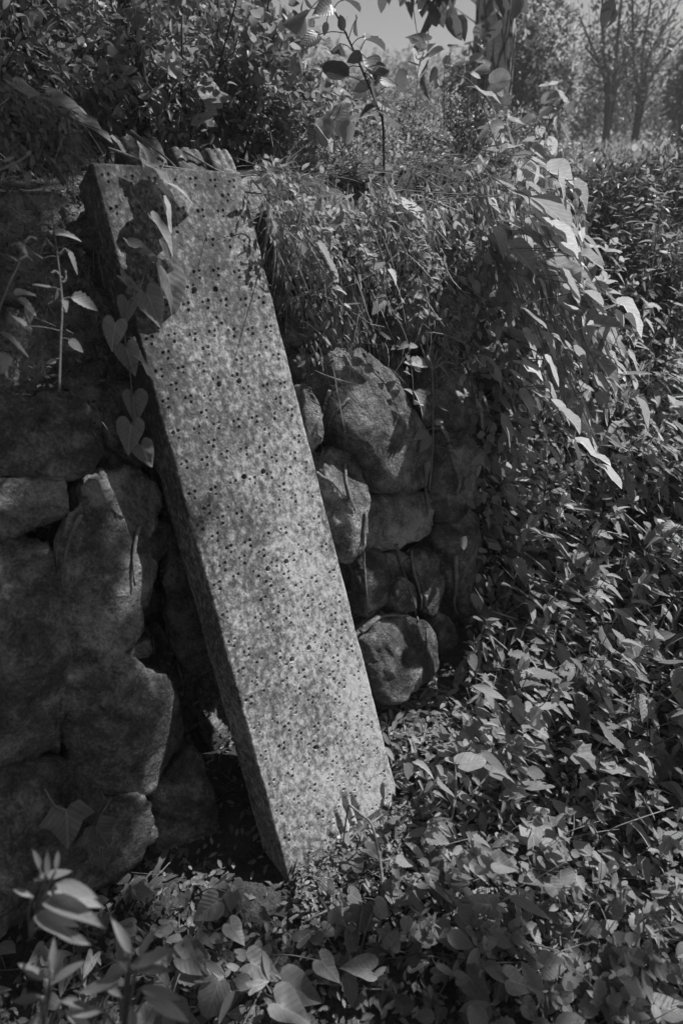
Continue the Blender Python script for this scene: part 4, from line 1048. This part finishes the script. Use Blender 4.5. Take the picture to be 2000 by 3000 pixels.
# the bramble cane against the sky
def cane():
    d = 1.95; c = [(880, 300, d), (868, 250, d), (835, 170, d), (800, 90, d), (770, 30, d), (745, -10, d), (725, -60, d)]
    P = [D(*a) for a in c]; b = P[0].copy(); b = b + Vector((.01, .02, -.22)); root = empty('bramble_cane', b, 'arching thorny cane with large dark leaves rising against the sky at top centre', 'bramble')
    S = spline([b] + P, 5); lst = [(S, [.0042 - .0022 * i / len(S) for i in range(len(S))])]
    for i in range(3, len(S), 1):
        lst.append(([S[i], S[i] + Vector((rng.choice((-1, 1)) * .008, -.003, .003))], [.0012, .0002]))
    for bx, by, tx, ty in [(750, 50, 742, 92), (790, 70, 775, 20), (780, 100, 772, 150), (820, 40, 812, 92), (838, 92, 902, 100), (835, 85, 880, 78), (842, 135, 868, 172), (800, 175, 720, 145), (790, 160, 730, 165), (850, 190, 800, 215), (870, 185, 925, 205), (852, 180, 905, 160),
            (868, 215, 840, 245), (880, 230, 920, 240), (790, 0, 840, 20), (760, 10, 720, 30), (830, 125, 790, 145), (862, 150, 895, 150), (875, 170, 855, 205), (700, 40, 660, 70), (720, 20, 690, -10), (730, 80, 690, 110), (860, 245, 810, 270), (880, 262, 930, 285), (905, 195, 940, 165)]:
        q0, t = D(bx, by, d + rng.uniform(-.1, .1)), D(tx, ty, d + rng.uniform(-.1, .1)); near = min(S, key=lambda s: (s - q0).length)
        lst.append((spline([near, (near + q0) / 2 + Z * .006, q0], 3), [.0014] * 7))
        dd = t - q0; put_leaf(root, 'ovate', 'bramble', frame(q0, dd, TOCAM(q0) + Z * .5 + rv() * .5, dd.length * .8, .95))
    put_stems(root, 'stem', lst, 'darkbark', 5)
cane()
# broad pale leaves among the brush
G_BROAD = 'broad leaved saplings among the brush'
for i, (x, y, d, n) in enumerate([(725, 300, 2.1, 8), (770, 290, 2.1, 7), (960, 160, 2.6, 6), (1110, 230, 2.6, 9), (1140, 330, 2.4, 9), (1262, 260, 3.0, 8), (1080, 170, 2.8, 6), (1180, 390, 2.3, 8), (1230, 350, 2.5, 8), (1290, 250, 3.2, 6), (650, 260, 2.3, 7), (560, 160, 2.2, 9), (480, 260, 2.1, 7), (1020, 160, 2.8, 6), (620, 90, 2.4, 9), (330, 180, 2.0, 7), (700, 120, 2.4, 8)]):
    b, p = tall(x, y, d); b.z = min(b.z, p.z - .12)
    root = empty('broadleaf_sapling', b, 'slender sapling with broad leaves standing in the brush on the wall top', 'sapling', G_BROAD)
    S = spline([b, b.lerp(p, .5) + rv() * .015, p, p + Vector((.02, -.02, .06))], 4); lst = [(S, [.0024] * len(S))]
    for j in range(n):
        q0 = S[rng.randrange(len(S) // 2, len(S))]; bb = q0 + rv() * .03; lst.append(([q0, bb], [.001, .001]))
        put_leaf(root, rng.choice(('ovate', 'ovate', 'heart', 'round')), 'heart' if x > 1000 else 'weed', frame(bb, Vector((rng.gauss(0, 1), rng.gauss(-.2, .6), rng.gauss(-.3, .5))), Z + TOCAM(bb) * .4 + rv() * .4, rng.uniform(.05, .10), 1.1))
    put_stems(root, 'stem', lst, 'stem', 4)

# the tall dark weeds at right behind the curtain and the meadow
LP = []
for i in range(4):
    p = weed_proto(300 + i, 'lance', .75, 26, .085, .15); LP.append((p, tubes_mesh('stem', p[1], M['stem'], 4)))
G_TALL = 'tall narrow leaved weeds at right'
n_t = 0
for _ in range(3000):
    if n_t >= 150: break
    px, d = rng.uniform(1600, 2150), rng.uniform(2.5, 5.4); p = dep(px, 800, d); p.z = hgt(p.x, p.y)
    sc = rng.uniform(.6, 1.25); top = proj(p + Z * .75 * sc)
    if top is None or not (390 < top[1] < 880) : continue
    n_t += 1
    root = empty('tall_weed', p, 'tall narrow leaved weed standing behind the wall end at right', 'weed', G_TALL)
    pr, sm_ = LP[rng.randrange(4)]; B = Matrix.Rotation(rng.uniform(0, 6.3), 4, 'Z') @ Matrix.Scale(sc, 4)
    link('stem', sm_, root, B)
    if n_t <= 60:
        for i, mw in pr[2]: link('leaf', leaf_mesh('lance', i, 'shrub'), root, B @ mw)
    else: merged('foliage', 'lance', [B @ mw for i, mw in pr[2]], 'shrub', root)

# meadow
def f_meadow(dmin, dmax, h):
    def f():
        d = dmin * (dmax / dmin) ** rng.random(); px = rng.uniform(850, 2150); p = dep(px, 400, d); z = hgt(p.x, p.y); p = Vector((p.x, p.y, z))
        s, m = sm_of(p.x, p.y)
        if m > -1.9 and s < 3: return None
        return p, Z + rv() * .16, TOCAM(p) + rv() * .4
    return f
def meadow(name, kind, m, n, dmin, dmax, lo, hi, wide, lift=0):
    Ms = []; f = f_meadow(dmin, dmax, 0)
    while len(Ms) < n:
        r = f()
        if r is None: continue
        p, t, nn = r
        if lift: p = p + Z * rng.uniform(0, lift); t = rv() + Z * .2; nn = Z + SUN * .4 + rv() * .6
        Ms.append(frame(p, t, nn, rng.uniform(lo, hi), wide))
    return merged(name, kind, Ms, m, kindtag='stuff')
meadow('meadow_grass', 'blade', 'grass', 12000, 4.2, 30, .25, .6, 1.0)
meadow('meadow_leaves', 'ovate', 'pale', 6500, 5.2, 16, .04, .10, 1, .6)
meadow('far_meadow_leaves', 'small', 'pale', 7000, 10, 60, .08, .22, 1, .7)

# the big tree, its hanging branches
def big_tree():
    b = dep(1442, 300, 5.2); b.z = hgt(b.x, b.y) - .1
    p2 = dep(1442, 90, 5.2); root = empty('large_tree', b, 'large tree with furrowed bark and a sunlit right edge behind the brush', 'tree')
    ax = [b, b + Vector((.0, 0, .6)), Vector((b.x - .05, b.y, 2.4)), Vector((b.x - .1, b.y + .1, 3.6)), Vector((b.x - .2, b.y, 5.0))]
    S = spline(ax, 40); V = []; F = []; n = 110
    for i, c in enumerate(S):
        f = i / len(S); r = .165 * (1 - .25 * f) + .12 * math.exp(-f * 14)
        for k in range(n):
            an = 2 * math.pi * k / n
            g = abs(noise.noise(Vector((math.cos(an) * 6, math.sin(an) * 6, c.z * 1.5)))) * .034 + abs(noise.noise(Vector((math.cos(an) * 11 + 3, math.sin(an) * 11, c.z * 4)))) * .014 + noise.noise(Vector((math.cos(an) * 20, math.sin(an) * 20, c.z * 12))) * .003 - .006
            V.append((c.x - b.x + math.cos(an) * (r + g), c.y - b.y + math.sin(an) * (r + g), c.z - b.z))
    for i in range(len(S) - 1):
        for k in range(n):
            a, c = i * n + k, i * n + (k + 1) % n; F += [(a, c, c + n), (a, c + n, a + n)]
    link('trunk', np_mesh('trunk', V, F, None, M['bark']), root)
    top = S[-1]
    # boughs carrying the crown; its unseen leaves are placed to shade the left wall and front ground
    Ms = []
    def lit(p):                                                        # where would this leaf's shadow fall? keep the sunny places free
        dn = SUN.dot(WN)
        g = p - SUN * ((p - WQ).dot(WN) / dn); sw = U.dot(g)          # on the wall face
        onw = 0 < g.z < 1.45 and abs((p - g).dot(SUN)) < 20
        if onw and (sw > .8 or (.22 < sw < .6 and g.z < .62)): return True
        if not onw:
            g = p - SUN * ((p.z - .15) / SUN.z); s, m = U.dot(g), N0.dot(g)
            if -.95 < m < 1.0 and s > .62 and not (m > -.5 and s < .62 + .75 * (m + .5)): return True
        # the slab's own face
        t = (p - SB).dot(SN) / SUN.dot(SN); g = p - SUN * t - SB
        if -.10 < SU.dot(g) < SWD + .10 and -.1 < ST.dot(g) < SL + .10: return True
        for zz in (1.4, 1.9, 2.4, 2.9):                                 # and the trunk's sunny side
            q = Vector((b.x + .1, b.y, zz)); e = p - q; t = e.dot(SUN)
            if t > 0 and (e - SUN * t).length < .3: return True
        for q in NET:
            e = p - q; t = e.dot(SUN)
            if t > 0 and (e - SUN * t).length < .10: return True
        return False
    NET = [pl(.25)(x, y) for x, y in ((130, 500), (135, 620), (140, 730), (60, 660), (20, 760), (20, 850), (140, 820))] + [D(*q) for q in ((90, 2000, .74), (160, 2050, .74), (200, 2090, .73), (130, 2110, .74))]
    tg = []
    for _ in range(9000):
        k = rng.random()
        if k < .45: g = WQ + U * rng.uniform(-1.4, .42) + WT * rng.uniform(0, 1.6)
        elif k < .66: g = W3(rng.uniform(-1.0, 1.6), rng.uniform(-.7, .7), .1)
        else: g = W3(rng.uniform(-1.6, 1.4), rng.uniform(-4.0, -1.7), rng.uniform(1.4, 2.4))
        if k >= .66 and rng.random() < .45: continue
        p = g + SUN * rng.uniform(4.2, 6.2) + rv() * .12
        if noise.noise(p * 2.2) < (-.13 if .45 <= k < .66 else -.25) and rng.random() < .85: continue
        if lit(p): continue
        Ms.append(LOCAL(-b) @ frame(p, rv() + Vector((0, 0, -.4)), Z + rv() * .5, rng.uniform(.09, .15)))
        if rng.random() < .02: tg.append(p)
    Ms += [LOCAL(-b) @ x for x in blob_leaves(top + Vector((0, 1.0, 1.4)), (1.6, 1.6, 1.1), 900, (.09, .14))]
    merged('crown', 'ovate', Ms, 'dark', root)
    for c in tg[::5]:
        S = spline([top, top.lerp(c, .4) + Z * .5, top.lerp(c, .8) + Z * .25, c], 5)
        if any(lit(q) for q in S[1:]): continue
        put_stems(root, 'bough', [(S, [.06 - .0034 * j for j in range(16)])], 'bark', 8, .05)
    # branches that hang into view before the trunk
    d = 2.7
    for (x0, x1, y1, n) in [(885, 915, 0, 6), (960, 985, 20, 9), (1000, 1020, 35, 8), (1060, 1035, 30, 9), (1095, 1120, 70, 8), (1140, 1150, 30, 6), (1175, 1190, 30, 4), (1020, 1000, 30, 7), (1410, 1400, 22, 4), (940, 960, 90, 5), (985, 980, 160, 4)]:
        P = [D(x0, -140, d + .4), D(x0, -60, d + .1), D((x0 + x1) / 2, y1 - 60, d), D(x1, y1, d)]
        S = spline(P, 5); br = link('branch', tubes_mesh('branch', [([p - b for p in S], [.004 - .00018 * j for j in range(len(S))])], M['darkbark'], 5), root)
        for j in range(n):
            q0 = S[rng.randrange(4, len(S))] + rv() * .02
            put = frame(q0 - b, Vector((rng.gauss(0, .45), rng.gauss(0, .4), -1)), TOCAM(q0) + rv() * .7, rng.uniform(.06, .105))
            link('leaf', leaf_mesh('ovate', rng.randrange(3), 'bramble'), br, put)
big_tree()

# the flowering shrub behind the trunk
def blossom_shrub():
    b, p = tall(1190, 200, 7.0)
    root = shrub('flowering_shrub', 'dark rounded shrub dotted with pale blossom behind the large tree', 'shrub', b, 9, p + Vector((0, 0, -.2)), (.66, .6, 1.2), 6500, (.05, .10), 'dark', 'small', r=.02)
    c = p + Vector((.0, -.1, -.1)); Ms = []
    for _ in range(260):
        v = rv().normalized(); v.y = -abs(v.y); q0 = Vector((c.x + v.x * .6, c.y + v.y * .55, c.z + v.z * 1.0))
        for _ in range(14): Ms.append(LOCAL(-b) @ frame(q0 + rv() * .032, rv(), Z + rv(), rng.uniform(.035, .06)))
    o = merged('blossom', 'tiny', Ms, 'blossom', root)
    b2, p2 = tall(1078, 215, 7.6)
    shrub('evergreen_bush', 'dark bush between the open sky and the trunk of the large tree', 'bush', b2, 7, p2, (.32, .35, .42), 1500, (.05, .10), 'dark', 'small', r=.02)
blossom_shrub()
# far thin trees at right, each fans out from a short base
def fan_tree(label, base_px, d, tips, crown, n):
    b = D(*base_px, d); b.z = hgt(b.x, b.y) - .1
    pts = []
    for i, (mx_, my, tx, ty, r) in enumerate(tips): r *= .7; pts.append(([b, D(base_px[0] + (mx_ - base_px[0]) * .25, base_px[1] + (my - base_px[1]) * .45, d), D(mx_, my, d + rng.uniform(-.2, .2)), D(tx, ty, d + rng.uniform(-.4, .4))], r, r * .35))
    root = tree('multi_stem_tree', label, b, pts, .05, [], 0, (.05, .1), 'pale')
    Ms = []
    for pp, ra, rb in pts:
        S = spline(pp, 10)
        for _ in range(n):
            q0 = S[rng.randrange(8, len(S))]; Ms.append(LOCAL(-b) @ frame(q0 + rv() * .26, rv(), Z + rv() * .7, rng.uniform(.05, .09)))
        tw = []
        for _ in range(12):
            q0 = S[rng.randrange(8, len(S))]; e = q0 + Vector((rng.gauss(0, .4), rng.gauss(0, .2), rng.uniform(.1, .6))); tw.append((spline([q0, q0.lerp(e, .5) + rv() * .05, e], 3), [.008, .007, .006, .005, .004, .003, .002]))
        put_stems(root, 'side_branch', tw, 'darkbark', 4)
    merged('crown', 'small', Ms, 'dark', root)
fan_tree('dark multi stemmed tree fanning out against the sky behind the meadow', (1405, 280), 8.5, [(1380, 160, 1330, 40, .05), (1385, 120, 1382, -40, .055), (1415, 110, 1430, -40, .06), (1345, 110, 1290, 70, .035), (1430, 150, 1470, 20, .03)], None, 190)
fan_tree('outer multi stemmed tree with limbs arching to the right picture edge', (1468, 290), 8.8, [(1455, 160, 1450, -30, .05), (1490, 130, 1550, 20, .06), (1475, 120, 1500, -40, .05), (1510, 150, 1590, 60, .045), (1440, 180, 1420, 60, .03)], None, 190)
for i, (x, y, d, rx, rz, n, m) in enumerate([(1400, 520, 3.0, .24, .26, 1500, 'dark'), (1480, 480, 3.3, .30, .28, 1900, 'shrub'), (1560, 500, 3.2, .30, .30, 1900, 'dark'), (1440, 640, 2.8, .22, .20, 1200, 'dark'), (1530, 640, 2.8, .26, .2, 1500, 'shrub'), (1610, 420, 3.6, .35, .35, 1600, 'dark'), (1350, 430, 3.4, .22, .2, 1000, 'shrub')]):
    b, p = tall(x, y, d); b.z = min(b.z, p.z - .15)
    shrub('leafy_shrub', 'x', 'shrub', b, 14, p, (rx, rx, rz), n, (.03, .065), m, 'lance', 'dark leafy shrubs behind the wall end', stem_m='twig', r=.004)
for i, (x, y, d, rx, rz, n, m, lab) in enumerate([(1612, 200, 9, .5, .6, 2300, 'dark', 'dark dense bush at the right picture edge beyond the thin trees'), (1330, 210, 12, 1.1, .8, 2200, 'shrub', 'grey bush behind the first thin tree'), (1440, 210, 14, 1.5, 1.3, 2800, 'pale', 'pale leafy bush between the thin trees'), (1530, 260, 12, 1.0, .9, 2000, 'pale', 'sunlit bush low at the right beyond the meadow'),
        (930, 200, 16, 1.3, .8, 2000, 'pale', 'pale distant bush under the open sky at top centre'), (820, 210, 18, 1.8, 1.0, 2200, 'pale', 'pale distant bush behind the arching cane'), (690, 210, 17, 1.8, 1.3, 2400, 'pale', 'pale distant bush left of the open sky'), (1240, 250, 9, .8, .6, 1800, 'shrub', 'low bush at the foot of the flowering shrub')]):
    b, p = tall(x, y, d)
    shrub('far_bush', lab, 'bush', b, 6, p, (rx, rx * .8, rz), n, (.07, .13) if d < 13 else (.1, .2), m, 'small', r=.02)
# roots, moss and crumbs caught in the joints of the wall
def f_joint():
    x, y = rng.uniform(-40, 1420), rng.uniform(560, 2520); p = wall(x, y, rng.uniform(-.07, .035))
    return p, Vector((0, 0, -.5)) + rv() * .7, WN + rv() * .6
scatter('joint_rootlets', 'blade', 'dry', 1600, f_joint, (.03, .10))
scatter('joint_moss', 'tiny', 'ivy', 5200, f_joint, (.006, .02))
def f_tangle():
    x = rng.uniform(620, 1450); y = rng.uniform(540, 700) + rng.random() ** 2 * 420
    if x < 709 + (y - 532) * .26 + 40: return None
    p = wall(x, y, rng.uniform(.0, .16))
    if noise.noise(p * 7) < -.02: return None
    return p, Vector((.25, -.1, -.9)) + rv() * .45, SUN + TOCAM(p) * .5 + rv() * .6
scatter('hanging_stalks', 'blade', 'grass', 500, f_tangle, (.06, .2))
scatter('hanging_small_leaves', 'small', 'pale', 1500, f_tangle, (.012, .03))
# dry grass and rootlets along the wall top
def f_top():
    s = rng.uniform(-1.3, 2.2); m = rng.uniform(-1.95, -1.46); p = U * s + N0 * m; p.z = max(hgt(p.x, p.y), 1.30) + rng.uniform(-.02, .03)
    a = proj(p)
    if a and 255 < a[0] < 740 and 400 < a[1] < 600: return None
    return p, N0 * rng.uniform(-.2, 1) + Z * rng.uniform(-.6, .7) + U * rng.gauss(0, .6), Z + rv() * .5
scatter('wall_top_grass', 'blade', 'dry', 2600, f_top, (.05, .16))
def f_bank():
    x, y = rng.uniform(-40, 215), 235 + rng.uniform(0, 190) * rng.random() + rng.uniform(0, 60); y += x * .42; p = wall(x, y, rng.uniform(.0, .09))
    return p, Vector((.3, -.2, -.7)) + rv() * .5, WN + rv() * .5
scatter('bank_rootlets', 'blade', 'dry', 420, f_bank, (.04, .11))
scatter('bank_leaves', 'small', 'shrub', 2200, f_bank, (.012, .03))
scatter('wall_top_leaves', 'small', 'shrub', 3800, f_top, (.015, .04))
G_FAR = 'far line of trees at the meadow edge'
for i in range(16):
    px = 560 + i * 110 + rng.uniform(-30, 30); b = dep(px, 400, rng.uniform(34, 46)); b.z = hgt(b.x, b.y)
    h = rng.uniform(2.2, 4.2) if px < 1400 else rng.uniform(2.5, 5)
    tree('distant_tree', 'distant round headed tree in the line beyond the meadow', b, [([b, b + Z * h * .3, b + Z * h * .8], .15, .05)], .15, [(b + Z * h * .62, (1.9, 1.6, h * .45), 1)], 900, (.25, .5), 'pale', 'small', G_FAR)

# labels that single out the members of the small groups, by their order across the picture
ORD = ['leftmost', 'second', 'third', 'fourth', 'fifth', 'sixth', 'seventh', 'eighth', 'ninth', 'tenth', 'eleventh', 'twelfth', 'thirteenth', 'fourteenth', 'fifteenth', 'sixteenth', 'seventeenth', 'eighteenth', 'nineteenth', 'twentieth', 'twenty-first', 'twenty-second', 'twenty-third', 'twenty-fourth']
def order(group, noun, where):
    L = [o for o in COL.objects if o.get('group') == group]
    def px(o):
        c = [proj(o.matrix_basis.translation + (Vector(ch.bound_box[0]) + Vector(ch.bound_box[6])) / 2) for ch in KIDS.get(o.name, [])]
        c = [q[0] for q in c if q]; return sum(c) / len(c) if c else 0
    L.sort(key=px)
    for i, o in enumerate(L):
        o['label'] = f"{ORD[i]} {noun} {where}" if i == 0 else f"{ORD[i]} {noun} from the left {where}"
KIDS = {}
for o in COL.objects:
    if o.parent: KIDS.setdefault(o.parent.name, []).append(o)
order('shaded thicket on the wall top', 'leafy privet bush', 'in the shaded thicket on the wall top')
order('brush along the wall top', 'low small leaved bush', 'in the brush along the wall top')
order('broad leaved saplings among the brush', 'slender broad leaved sapling', 'in the brush on the wall top')
order('dark bushes behind the thicket', 'tall dark bush', 'behind the shaded thicket')
order('sprigs hanging over the stones', 'pale small leaved sprig', 'hanging over the stones')
order('dry stems on the wall top', 'dry fallen stem', 'among the weeds on the wall top')
order('far line of trees at the meadow edge', 'distant round headed tree', 'in the line beyond the meadow')

# the air: thin haze added to lift the blacks; far trees pale a little
top_z = 1.0
for o in COL.objects:
    if o.type == 'MESH':
        mw = o.matrix_basis.copy(); q = o.parent
        while q: mw = q.matrix_basis @ mw; q = q.parent
        top_z = max(top_z, max((mw @ Vector(c)).z for c in o.bound_box))
hv = [(x, y, z) for z in (-1.6, top_z + .5) for x, y in ((-84, -84), (84, -84), (84, 86), (-84, 86))]
hm, ht, ho = mat('haze_air')
vol = nd(ht, 'ShaderNodeVolumePrincipled'); vol.inputs['Color'].default_value = (.9, .9, .9, 1); vol.inputs['Density'].default_value = .007; vol.inputs['Anisotropy'].default_value = .2
ht.links.new(vol.outputs[0], ho.inputs['Volume'])
me = bpy.data.meshes.new('haze'); me.from_pydata(hv, [], [(0, 3, 2, 1), (4, 5, 6, 7), (0, 1, 5, 4), (1, 2, 6, 5), (2, 3, 7, 6), (3, 0, 4, 7)]); me.materials.append(hm)
link('haze', me)['kind'] = 'stuff'

order('lobed leaf plants on the slope', 'plant with broad lobed leaves', 'among the slope weeds')
order('dead stalks on the slope', 'dry dead stalk', 'among the slope weeds')
order(G_CURT, 'long bindweed vine', 'in the curtain over the right wall end')
order('roots creeping down the stones', 'thin woody root', 'clinging to the wall stones')
order('dark leafy shrubs behind the wall end', 'dark leafy shrub', 'behind the right end of the wall')
